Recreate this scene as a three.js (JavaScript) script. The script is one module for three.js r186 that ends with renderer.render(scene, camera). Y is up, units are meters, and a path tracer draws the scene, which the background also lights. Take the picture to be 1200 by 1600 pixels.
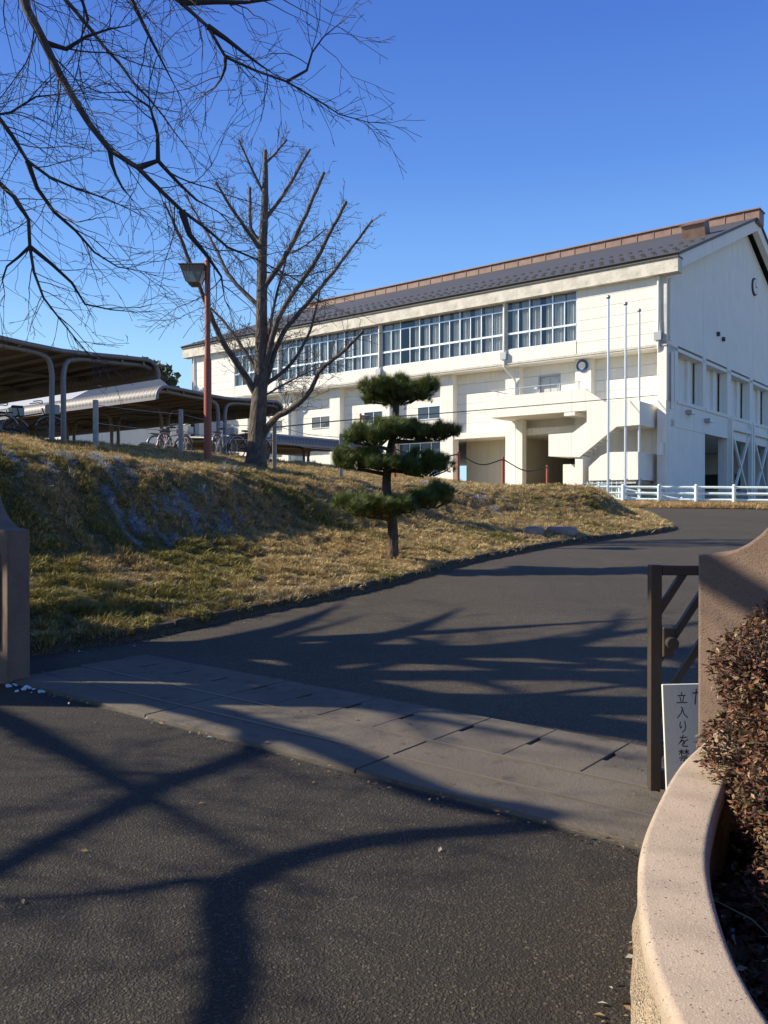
import * as THREE from 'three';
import { mergeGeometries, mergeVertices } from 'three/addons/utils/BufferGeometryUtils.js';
import { RoundedBoxGeometry } from 'three/addons/geometries/RoundedBoxGeometry.js';

// ---------------------------------------------------------------- camera, sky, sun, exposure
const scene = new THREE.Scene();
const camera = new THREE.PerspectiveCamera(63.6, 0.75, 0.05, 3000);
camera.position.set(0, 1.5, 0);
camera.rotation.x = -0.0062;
const renderer = new THREE.WebGLRenderer({ antialias: true });
renderer.toneMapping = THREE.LinearToneMapping;
renderer.toneMappingExposure = 1.37;
renderer.shadowMap.enabled = true;
const SUN = new THREE.Vector3(-0.828, 0.55, -0.02).normalize();
{
  const W = 512, Hh = 256, data = new Float32Array(W * Hh * 4);
  const stops = [[0, [0.4347, 0.6426, 0.756]], [0.08, [0.3969, 0.6237, 0.7749]], [0.17, [0.2929, 0.5292, 0.7749]], [0.26, [0.1654, 0.3591, 0.7229]], [0.38, [0.0898, 0.2221, 0.5906]], [0.5, [0.0586, 0.1512, 0.4961]], [0.75, [0.0283, 0.0898, 0.3307]], [1, [0.0208, 0.068, 0.2646]]];
  const v = new THREE.Vector3();
  for (let r = 0; r < Hh; r++) {
    const up = ((r + 0.5) / Hh - 0.5) * Math.PI, y = Math.sin(up);
    for (let c = 0; c < W; c++) {
      const a = ((c + 0.5) / W - 0.5) * 2 * Math.PI;
      v.set(Math.cos(a) * Math.cos(up), y, Math.sin(a) * Math.cos(up));
      let col;
      if (y < 0) col = [0.2, 0.2, 0.2];
      else {
        let k = 0; while (k < stops.length - 2 && y > stops[k + 1][0]) k++;
        const t = Math.min(1, (y - stops[k][0]) / (stops[k + 1][0] - stops[k][0]));
        col = stops[k][1].map((x, i) => x + (stops[k + 1][1][i] - x) * t);
        const cs = Math.max(0, v.dot(SUN)), glow = 0.06 * cs ** 2 + 0.2 * cs ** 10 + 1.2 * cs ** 60;   // scattered light round the sun
        col = col.map((x, i) => x + glow * [0.6, 0.75, 0.9][i] * (0.4 + x));
      }
      data.set([...col, 1], (r * W + c) * 4);
    }
  }
  const sky = new THREE.DataTexture(data, W, Hh, THREE.RGBAFormat, THREE.FloatType);
  sky.mapping = THREE.EquirectangularReflectionMapping; sky.magFilter = THREE.LinearFilter; sky.minFilter = THREE.LinearFilter; sky.wrapS = THREE.RepeatWrapping; sky.needsUpdate = true;
  scene.background = sky; scene.environment = sky;
}
const sun = new THREE.DirectionalLight(new THREE.Color().setRGB(1, 0.9, 0.7), 5);
sun.target.position.set(0, 0, -20); sun.position.copy(SUN).multiplyScalar(120).add(sun.target.position);
sun.castShadow = true; sun.shadow.mapSize.set(4096, 4096);
Object.assign(sun.shadow.camera, { left: -70, right: 70, top: 70, bottom: -70, near: 1, far: 300 });
scene.add(sun, sun.target);

// ---------------------------------------------------------------- helpers
function rngOf(seed) { let s = seed | 0; return () => { s = (s + 0x6d2b79f5) | 0; let t = Math.imul(s ^ (s >>> 15), 1 | s); t = (t + Math.imul(t ^ (t >>> 7), 61 | t)) ^ t; return ((t ^ (t >>> 14)) >>> 0) / 4294967296; }; }
const V = (x, y, z) => new THREE.Vector3(x, y, z);
const lerp = THREE.MathUtils.lerp, sstep = THREE.MathUtils.smoothstep, clamp = THREE.MathUtils.clamp;
const hash2 = (x, y, s) => { let h = Math.imul(x | 0, 374761393) ^ Math.imul(y | 0, 668265263) ^ Math.imul(s | 0, 2246822519); h = Math.imul(h ^ (h >>> 13), 1274126177); return ((h ^ (h >>> 16)) >>> 0) / 4294967296; };
function vnoise(x, y, s = 1, per = 0, perY = per) {
  const ix = Math.floor(x), iy = Math.floor(y), fx = x - ix, fy = y - iy, u = fx * fx * (3 - 2 * fx), w = fy * fy * (3 - 2 * fy);
  const m = (a) => (per ? ((a % per) + per) % per : a), w_ = (a) => (perY ? ((a % perY) + perY) % perY : a);
  return lerp(lerp(hash2(m(ix), w_(iy), s), hash2(m(ix + 1), w_(iy), s), u), lerp(hash2(m(ix), w_(iy + 1), s), hash2(m(ix + 1), w_(iy + 1), s), u), w);
}
function fbm(x, y, s = 1, oct = 4, per = 0, perY = per) { let a = 0.5, t = 0, n = 0; for (let i = 0; i < oct; i++) { t += a * vnoise(x, y, s + i * 17, per, perY); n += a; x *= 2; y *= 2; per *= 2; perY *= 2; a *= 0.5; } return t / n; }
const used = new Map();
function numbered(name) { const n = used.get(name) ?? 0; used.set(name, n + 1); return n ? name + '_' + String(n).padStart(3, '0') : name; }
const YAW = -38.4 * Math.PI / 180, CY = Math.cos(YAW), SY = Math.sin(YAW);          // the school's building grid is turned by this against the camera axis
const grid = (a, y, o) => [a * CY + o * SY, y, -a * SY + o * CY];                   // grid axes (along, outward) to world
function thing(name, label, category, [x, y, z] = [0, 0, 0], turn = 0, group) {
  const o = new THREE.Group(); o.name = numbered(name); o.position.set(x, y, z); o.rotation.y = turn; scene.add(o);
  o.userData = { label, category }; if (group) o.userData.group = group; return o;
}
function tag(o, label, category, group) { o.userData = { label, category }; if (group) o.userData.group = group; return o; }
function setting(name, geos, m) { const o = mesh(name, geos, m, scene); o.userData = { kind: 'structure' }; return o; }
function boxUV(g) {
  const p = g.attributes.position, n = g.attributes.normal, uv = new Float32Array(p.count * 2);
  for (let i = 0; i < p.count; i++) {
    const ax = Math.abs(n.getX(i)), ay = Math.abs(n.getY(i)), az = Math.abs(n.getZ(i)), x = p.getX(i), y = p.getY(i), z = p.getZ(i);
    if (ay >= ax && ay >= az) { uv[i * 2] = x; uv[i * 2 + 1] = z; } else if (ax > az) { uv[i * 2] = z; uv[i * 2 + 1] = y; } else { uv[i * 2] = x; uv[i * 2 + 1] = y; }
  }
  g.setAttribute('uv', new THREE.BufferAttribute(uv, 2)); return g;
}
function mesh(name, geos, m, parent) {
  let g;
  if (Array.isArray(geos)) {
    const list = geos.map((q) => { const h = q.index ? q.toNonIndexed() : q; for (const k of Object.keys(h.attributes)) if (!['position', 'normal', 'uv', 'color'].includes(k)) h.deleteAttribute(k); return h; });
    g = list.length > 1 ? mergeGeometries(list) : list[0]; boxUV(g);
  } else g = geos;
  const o = new THREE.Mesh(g, m); o.name = parent === scene ? numbered(name) : name; o.castShadow = o.receiveShadow = true; parent.add(o); return o;
}
const box = (w, h, d, x, y, z, rx = 0, ry = 0, rz = 0) => { const g = new THREE.BoxGeometry(w, h, d); if (rx || ry || rz) g.applyMatrix4(new THREE.Matrix4().makeRotationFromEuler(new THREE.Euler(rx, ry, rz))); g.translate(x, y, z); return g; };
const bx = (x0, x1, y0, y1, z0, z1) => box(Math.abs(x1 - x0), Math.abs(y1 - y0), Math.abs(z1 - z0), (x0 + x1) / 2, (y0 + y1) / 2, (z0 + z1) / 2);
const rbx = (x0, x1, y0, y1, z0, z1, r = 0.02) => { const g = new RoundedBoxGeometry(Math.abs(x1 - x0), Math.abs(y1 - y0), Math.abs(z1 - z0), 2, r); g.translate((x0 + x1) / 2, (y0 + y1) / 2, (z0 + z1) / 2); return g; };
const cyl = (r0, r1, h, x, y, z, n = 12) => { const g = new THREE.CylinderGeometry(r1, r0, h, n); g.translate(x, y + h / 2, z); return g; };
function prism(pts, z0, z1, bevel = 0) {                                            // polygon in x,y pushed from z0 to z1
  const s = new THREE.Shape(pts.map(([x, y]) => new THREE.Vector2(x, y)));
  const g = new THREE.ExtrudeGeometry(s, { depth: z1 - z0 - 2 * bevel, bevelEnabled: bevel > 0, bevelSize: bevel, bevelThickness: bevel, bevelOffset: -bevel, bevelSegments: 2 }); g.translate(0, 0, z0 + bevel); return g;
}
class Tubes {
  constructor() { this.p = []; this.n = []; this.u = []; this.i = []; }
  add(pts, rad, seg = 6) {
    const base = this.p.length / 3, m = pts.length; let nx = V(0, 0, 0), d = V(0, 0, 0), b = V(0, 0, 0), len = 0;
    d.subVectors(pts[1], pts[0]).normalize(); nx.set(Math.abs(d.y) > 0.9 ? 1 : 0, Math.abs(d.y) > 0.9 ? 0 : 1, 0);
    for (let k = 0; k < m; k++) {
      d.subVectors(pts[Math.min(k + 1, m - 1)], pts[Math.max(k - 1, 0)]).normalize();
      nx.addScaledVector(d, -nx.dot(d)).normalize(); b.crossVectors(d, nx);
      if (k) len += pts[k].distanceTo(pts[k - 1]);
      const r = typeof rad === 'function' ? rad(k / (m - 1)) : rad[k] ?? rad;
      for (let s = 0; s <= seg; s++) {
        const a = s / seg * Math.PI * 2, c = Math.cos(a), q = Math.sin(a), vx = nx.x * c + b.x * q, vy = nx.y * c + b.y * q, vz = nx.z * c + b.z * q;
        this.p.push(pts[k].x + vx * r, pts[k].y + vy * r, pts[k].z + vz * r); this.n.push(vx, vy, vz); this.u.push(s / seg * Math.max(0.12, 6 * r), len);
      }
    }
    for (let k = 0; k < m - 1; k++) for (let s = 0; s < seg; s++) { const a = base + k * (seg + 1) + s, c = a + seg + 1; this.i.push(a, a + 1, c, a + 1, c + 1, c); }
    return this;
  }
  geo() {
    const g = new THREE.BufferGeometry();
    g.setAttribute('position', new THREE.Float32BufferAttribute(this.p, 3)); g.setAttribute('normal', new THREE.Float32BufferAttribute(this.n, 3)); g.setAttribute('uv', new THREE.Float32BufferAttribute(this.u, 2)); g.setIndex(this.i); return g;
  }
}
const tube = (pts, r, seg = 8) => new Tubes().add(pts.map((p) => (p.isVector3 ? p : V(...p))), r, seg).geo();
const smooth = (pts, n) => new THREE.CatmullRomCurve3(pts.map((p) => (p.isVector3 ? p : V(...p))), false, 'centripetal').getPoints(n);
function gridGeo(nx, ny, fn, colour) {                                              // fn(i/nx, j/ny) -> [x, y, z]
  const p = [], c = [], u = [], idx = [];
  for (let j = 0; j <= ny; j++) for (let i = 0; i <= nx; i++) { const q = fn(i / nx, j / ny); p.push(...q); u.push(q[0], q[2]); if (colour) c.push(...colour(q)); }
  for (let j = 0; j < ny; j++) for (let i = 0; i < nx; i++) { const a = j * (nx + 1) + i, b = a + nx + 1; idx.push(a, a + 1, b, a + 1, b + 1, b); }
  const g = new THREE.BufferGeometry(); g.setAttribute('position', new THREE.Float32BufferAttribute(p, 3)); g.setAttribute('uv', new THREE.Float32BufferAttribute(u, 2));
  if (colour) g.setAttribute('color', new THREE.Float32BufferAttribute(c, 3));
  g.setIndex(idx); g.computeVertexNormals(); return g;
}
const instanced = (name, geo, m, list, parent) => {                                  // list of [matrix, color]
  const o = new THREE.InstancedMesh(geo, m, list.length); o.name = parent === scene ? numbered(name) : name;
  list.forEach(([mt, c], i) => { o.setMatrixAt(i, mt); if (c) o.setColorAt(i, c); }); o.castShadow = o.receiveShadow = true; parent.add(o); return o;
};
const rgb = (r, g, b) => new THREE.Color().setRGB(r, g, b);

// ---------------------------------------------------------------- textures (colour factors and relief)
const enc = (x) => { x = clamp(x, 0, 1); return Math.round(255 * (x <= 0.0031308 ? 12.92 * x : 1.055 * x ** (1 / 2.4) - 0.055)); };
function tex(n, fn, metres, srgb = true) {
  const d = new Uint8Array(n * n * 4);
  for (let y = 0; y < n; y++) for (let x = 0; x < n; x++) { const c = fn(x, y); for (let k = 0; k < 3; k++) d[(y * n + x) * 4 + k] = srgb ? enc(c[k] ?? c) : Math.round(255 * clamp(c[k] ?? c, 0, 1)); d[(y * n + x) * 4 + 3] = 255; }
  const t = new THREE.DataTexture(d, n, n); t.wrapS = t.wrapT = THREE.RepeatWrapping; t.magFilter = THREE.LinearFilter; t.minFilter = THREE.LinearMipmapLinearFilter; t.generateMipmaps = true;
  if (srgb) t.colorSpace = THREE.SRGBColorSpace; t.repeat.set(1 / metres, 1 / metres); t.needsUpdate = true; return t;
}
function speckle(n, count, r0, r1, seed) {                                          // stones pressed into a binder: height and tone
  const h = new Float32Array(n * n), c = new Float32Array(n * n), id = new Float32Array(n * n), R = rngOf(seed);
  for (let k = 0; k < count; k++) {
    const cx = R() * n, cy = R() * n, r = lerp(r0, r1, R() ** 2), t = R(), top = 0.5 + 0.5 * R(), e = 0.8 + 0.4 * R(), an = R() * 3.14, ca = Math.cos(an), sa = Math.sin(an), q = Math.ceil(r * 1.5);
    for (let dy = -q; dy <= q; dy++) for (let dx = -q; dx <= q; dx++) {
      const ex = (dx * ca + dy * sa) / e, ey = (-dx * sa + dy * ca) * e, dd = Math.hypot(ex, ey) / r; if (dd > 1) continue;
      const i = ((Math.round(cy + dy) % n + n) % n) * n + ((Math.round(cx + dx) % n + n) % n), hh = top * Math.sqrt(1 - dd * dd * 0.9);
      if (hh > h[i]) { h[i] = hh; c[i] = t; id[i] = 1; }
    }
  }
  return { h, c, id };
}
const sp = speckle(2048, 150000, 1.3, 4.2, 5);
const asphaltMap = tex(2048, (x, y) => { const i = y * 2048 + x, t = sp.c[i], b = sp.id[i] ? 0.5 + 0.8 * t * t + (t > 0.93 ? 1.5 : 0) : 0.4, m = 0.86 + 0.28 * fbm(x / 128, y / 128, 9, 4, 16); return [b * m * 0.5, b * m * 0.49, b * m * 0.465]; }, 3.1);
const asphaltBump = tex(2048, (x, y) => sp.h[y * 2048 + x], 3.1, false);
const gr = speckle(1024, 26000, 1.5, 3.6, 8);
const graniteMap = tex(1024, (x, y) => { const i = y * 1024 + x, t = gr.c[i], b = gr.id[i] ? 0.8 + 0.2 * t - (t < 0.12 ? 0.28 * (1 + Math.sin(t * 900)) : 0) : 0.82, m = 0.74 + 0.52 * fbm(x / 128, y / 128, 3, 6, 8); return [b * m, b * m * 0.985, b * m * 0.97]; }, 0.9);
const graniteBump = tex(1024, (x, y) => gr.h[y * 1024 + x] * 0.7 + 0.3 * fbm(x / 16, y / 16, 5, 3, 64), 0.9, false);
const stuccoMap = tex(512, (x, y) => { const m = 0.86 + 0.2 * fbm(x / 64, y / 64, 21, 5, 8) + 0.08 * (vnoise(x / 3, y / 3, 4, 0) - 0.5); return [m, m, m]; }, 6);
const stuccoBump = tex(512, (x, y) => 0.6 * vnoise(x / 4, y / 4, 31, 128) + 0.4 * vnoise(x / 2, y / 2, 32, 256), 0.45, false);
const wallMap = tex(1024, (x, y) => { const streak = fbm(x / 16, y / 256, 41, 3, 64, 4), blot = fbm(x / 64, y / 64, 44, 5, 16); const st = fbm(x / 8, y / 256, 47, 4, 128, 4), run = st > 0.6 ? (st - 0.6) * 0.6 : 0; const m = 0.965 + 0.1 * (blot - 0.5) + 0.06 * (streak - 0.5) - run + 0.03 * (vnoise(x / 2, y / 2, 46, 512) - 0.5); return [m, m * 0.998, m * 0.99]; }, 11);
const concreteMap = tex(1024, (x, y) => { const a = fbm(x / 128, y / 128, 51, 6, 8), b = vnoise(x / 2, y / 2, 52, 512), s = fbm(x / 32, y / 32, 55, 4, 32); const m = 0.62 + 0.55 * a + 0.14 * (b - 0.5) - (s > 0.6 ? (s - 0.6) * 1.3 : 0); return [m, m * 0.985, m * 0.95]; }, 3);
const concreteBump = tex(512, (x, y) => 0.5 * fbm(x / 16, y / 16, 61, 4, 32) + 0.5 * vnoise(x / 2, y / 2, 62, 256), 0.6, false);
const barkMap = tex(512, (x, y) => { const a = fbm(x / 14, y / 60, 71, 5, 0); const l = fbm(x / 50, y / 50, 73, 4, 0) > 0.6 ? 1.35 : 1; const m = (0.5 + 0.9 * a) * l; return [m * 0.62, m * 0.6, m * 0.56]; }, 1.2);
const barkBump = tex(512, (x, y) => fbm(x / 12, y / 60, 71, 5, 0), 1.2, false);
const soilMap = tex(1024, (x, y) => { const a = fbm(x / 16, y / 16, 81, 5, 64), b = vnoise(x / 2, y / 2, 83, 512); const m = 0.45 + 0.7 * a + 0.3 * (b - 0.5); return [m, m * 0.96, m * 0.9]; }, 2.4);
const soilBump = tex(512, (x, y) => fbm(x / 8, y / 8, 85, 4, 64), 0.9, false);

const std = (o) => new THREE.MeshStandardMaterial(o);
const M = {
  asphalt: std({ vertexColors: true, color: rgb(0.112, 0.091, 0.063), map: asphaltMap, bumpMap: asphaltBump, bumpScale: 0.004, roughness: 0.86 }),
  white: std({ color: rgb(0.85, 0.815, 0.73), map: wallMap, roughness: 0.75 }),
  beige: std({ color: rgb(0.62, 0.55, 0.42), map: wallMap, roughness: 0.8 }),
  fascia: std({ color: rgb(0.7, 0.66, 0.58), map: concreteMap, bumpMap: concreteBump, bumpScale: 0.004, roughness: 0.85 }),
  concrete: std({ color: rgb(0.5, 0.47, 0.41), map: concreteMap, bumpMap: concreteBump, bumpScale: 0.005, roughness: 0.9 }),
  strip: std({ color: rgb(0.155, 0.13, 0.1), map: concreteMap, bumpMap: concreteBump, bumpScale: 0.006, roughness: 0.85 }),
  kerb: std({ color: rgb(0.075, 0.06, 0.045), map: concreteMap, bumpMap: concreteBump, bumpScale: 0.008, roughness: 0.95 }),  // base colour darkened so the kerb face carries its shade
  roof: std({ color: rgb(0.083, 0.08, 0.076), map: stuccoMap, roughness: 0.6 }),
  copper: std({ color: rgb(0.25, 0.155, 0.125), map: concreteMap, roughness: 0.6, metalness: 0.1 }),
  alu: std({ color: rgb(0.75, 0.77, 0.78), roughness: 0.35, metalness: 0.6 }),
  glass: new THREE.MeshPhysicalMaterial({ color: rgb(0.9, 0.94, 0.97), transmission: 1, thickness: 0, roughness: 0.02, ior: 1.5 }),
  curtain: new THREE.MeshPhysicalMaterial({ color: rgb(0.7, 0.655, 0.575), roughness: 0.95, transmission: 0.25, thickness: 0 }),
  dark: std({ color: rgb(0.06, 0.06, 0.06), roughness: 0.8 }),
  room: std({ color: rgb(0.22, 0.21, 0.2), roughness: 0.9 }),
  pink: std({ color: rgb(0.25, 0.17, 0.125), map: graniteMap, bumpMap: stuccoBump, bumpScale: 0.002, roughness: 0.85 }),
  granite: std({ color: rgb(0.54, 0.425, 0.315), map: graniteMap, bumpMap: graniteBump, bumpScale: 0.0007, roughness: 0.7 }),
  graniteRough: std({ color: rgb(0.7, 0.54, 0.36), map: graniteMap, bumpMap: stuccoBump, bumpScale: 0.02, roughness: 0.85 }),
  bark: std({ color: rgb(0.2, 0.165, 0.14), map: barkMap, bumpMap: barkBump, bumpScale: 0.03, roughness: 0.95 }),
  barkFine: std({ color: rgb(0.075, 0.055, 0.05), roughness: 0.9 }),
  twig: std({ color: rgb(0.1, 0.075, 0.07), roughness: 0.85 }),
  pineBark: std({ color: rgb(0.17, 0.13, 0.105), map: barkMap, bumpMap: barkBump, bumpScale: 0.04, roughness: 0.95 }),
  rust: std({ color: rgb(0.36, 0.105, 0.06), map: stuccoMap, roughness: 0.55, metalness: 0.1 }),
  steel: std({ color: rgb(0.4, 0.4, 0.41), roughness: 0.42, metalness: 0.55 }),
  shedRoof: std({ color: rgb(0.17, 0.162, 0.158), roughness: 0.5, metalness: 0.1 }),
  shedPaint: std({ color: rgb(0.25, 0.235, 0.23), roughness: 0.5, metalness: 0.2 }),
  gate: std({ color: rgb(0.11, 0.085, 0.065), map: stuccoMap, roughness: 0.5, metalness: 0.4 }),
  rail: std({ color: rgb(0.72, 0.84, 0.84), roughness: 0.45 }),
  blade: new THREE.MeshPhysicalMaterial({ color: rgb(1, 1, 1), roughness: 0.9, transmission: 0.2, thickness: 0 }),
  leaf: new THREE.MeshPhysicalMaterial({ color: rgb(1, 1, 1), roughness: 0.75, transmission: 0.15, thickness: 0 }),
  needle: new THREE.MeshPhysicalMaterial({ color: rgb(1, 1, 1), roughness: 0.6 }),
  snow: std({ color: rgb(0.8, 0.83, 0.88), roughness: 0.9 }),
};

// ---------------------------------------------------------------- ground, road, bank
const groundY = (z) => { const d = -z; const t = d - 8.5; return d < 49 ? 0.049 * (t > 1 ? t : t < -1 ? 0 : (t + 1) ** 2 / 4) : 0.049 * 40.5 + 0.0 * d; };
const rows = []; for (let d = -40; d <= 60; d += 0.5) rows.push(-d);
{
  const zs = [1200, 300, ...rows.slice(0, 1), ...rows, -120, -300, -1200];
  setting('ground', gridGeo(8, zs.length - 1, (u, v) => { const z = zs[Math.round(v * (zs.length - 1))]; return [lerp(-1200, 1200, u), groundY(z) - 0.06, z]; }), std({ color: rgb(0.3, 0.25, 0.15), map: soilMap, roughness: 1 }));
  const zr = rows.filter((z) => z < 30 && z > -47);
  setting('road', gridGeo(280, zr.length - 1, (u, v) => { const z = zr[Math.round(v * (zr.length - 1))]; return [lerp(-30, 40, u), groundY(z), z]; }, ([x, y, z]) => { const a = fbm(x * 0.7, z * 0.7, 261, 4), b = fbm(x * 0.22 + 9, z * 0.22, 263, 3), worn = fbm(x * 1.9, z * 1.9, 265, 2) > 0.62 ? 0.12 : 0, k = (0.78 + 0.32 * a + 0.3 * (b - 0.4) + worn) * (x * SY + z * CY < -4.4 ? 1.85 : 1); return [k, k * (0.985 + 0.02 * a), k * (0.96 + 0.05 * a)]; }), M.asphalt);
}
// boundary of the grassy bank, its inside on the left when walked in this order
const EDGE = [[-12, 2.6], [-8.5, -1.9], [-6.2, -4.9], [-4.4, -7.2], [-3.57,-8.3], [-3.25,-8.73], [-2.83,-9.12], [-1.81,-10.6], [-0.39,-12.6], [1.65,-16.35], [4.17,-19.9], [7.98,-23.95], [8.75, -25.2], [9.5, -28.5], [10.3, -33], [10.4, -36.2], [9.3, -38.6], [6, -41], [-4, -48]];
const edgeCurve = new THREE.CatmullRomCurve3(EDGE.map(([x, z]) => V(x, 0, z)), false, 'centripetal').getPoints(240);
function inside(x, z) {                                                              // signed distance to the boundary
  let best = 1e9, sign = 1;
  for (let i = 0; i < edgeCurve.length - 1; i++) {
    const a = edgeCurve[i], b = edgeCurve[i + 1], dx = b.x - a.x, dz = b.z - a.z, t = clamp(((x - a.x) * dx + (z - a.z) * dz) / (dx * dx + dz * dz), 0, 1), px = x - a.x - dx * t, pz = z - a.z - dz * t, q = px * px + pz * pz;
    if (q < best) { best = q; sign = dx * pz - dz * px < 0 ? 1 : -1; }
  }
  return Math.sqrt(best) * sign;
}
const PROF = [[0, 0], [0.08, 0.04], [0.3, 0.17], [0.44, 0.3], [0.5, 0.4], [0.56, 0.56], [0.62, 0.73], [0.68, 0.86], [0.73, 0.93], [0.8, 0.965], [1.1, 1]];
const bankProf = (u) => { if (u <= 0) return 0; if (u >= 1.1) return 1; let k = 0; while (u > PROF[k + 1][0]) k++; return lerp(PROF[k][1], PROF[k + 1][1], (u - PROF[k][0]) / (PROF[k + 1][0] - PROF[k][0])); };
const wallDist = (x, z) => -(x * SY + z * CY) - 3.6;                                  // how far a place lies behind the gate wall
function bankY(x, z, sd = inside(x, z)) {
  const g = groundY(z); if (sd < 0) return g + 0.1 + sd * 0.9;
  const w = lerp(6, 2.9, sstep(x, 2, 8)), top = Math.min(3.0, 2.16 + 0.26 * sstep(-x, 0, 5.5) + 0.06 * sstep(-x, 3.5, 8) + 0.13 * Math.max(0, sd - 5.4));
  const rough = (fbm(x * 0.9, z * 0.9, 201, 3) - 0.5) * 0.16 + (fbm(x * 3.2, z * 3.2, 203, 3) - 0.5) * 0.07;
  const wall = wallDist(x, z); if (wall < 0.12) return g - 0.4;                        // held back by the gate wall
  return Math.min(lerp(g + 0.1, top, bankProf(sd / w)) + rough * sstep(sd, 0.1, 0.8), 1.1 + 0.95 * wall);
}
const frostAt = (x, z, sd) => { const u = sd / lerp(6, 2.9, sstep(x, 2, 8)); return sstep(0.45 * fbm(x * 0.5 + 3, z * 0.5, 211, 3) + 0.75 * fbm((x + z) * 1.6, (x - z) * 7, 213, 4), 0.7, 0.8) * (u > 0.36 + 0.2 * fbm(x * 2, z * 2, 217, 2) && u < 0.92 - 0.2 * fbm(x * 2, z * 2, 218, 2) ? 1 : 0); };
const greenAt = (x, z, sd) => sstep(fbm(x * 0.8, z * 0.8, 221, 5) + 0.3 * sstep(-x, 0.2, 3.2) - 0.2 - 0.1 * Math.max(0, sd - 3), 0.36, 0.62);
{
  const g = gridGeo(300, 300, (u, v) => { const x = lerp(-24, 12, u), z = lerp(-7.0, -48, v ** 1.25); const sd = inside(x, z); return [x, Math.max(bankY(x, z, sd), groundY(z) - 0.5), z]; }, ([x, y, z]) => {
    const sd = inside(x, z), n = fbm(x * 2.2, z * 2.2, 231, 4), gn = greenAt(x, z, sd) * 0.7, fr = frostAt(x, z, sd);
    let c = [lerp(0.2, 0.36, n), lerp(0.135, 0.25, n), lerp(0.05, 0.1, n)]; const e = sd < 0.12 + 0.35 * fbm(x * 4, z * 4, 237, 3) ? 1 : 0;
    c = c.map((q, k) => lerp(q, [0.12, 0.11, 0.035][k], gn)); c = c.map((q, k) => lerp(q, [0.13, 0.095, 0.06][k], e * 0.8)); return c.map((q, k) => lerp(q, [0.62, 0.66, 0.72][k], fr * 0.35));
  });
  const b = setting('bank', g, std({ vertexColors: true, map: soilMap, bumpMap: soilBump, bumpScale: 0.05, roughness: 1 }));
}
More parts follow.
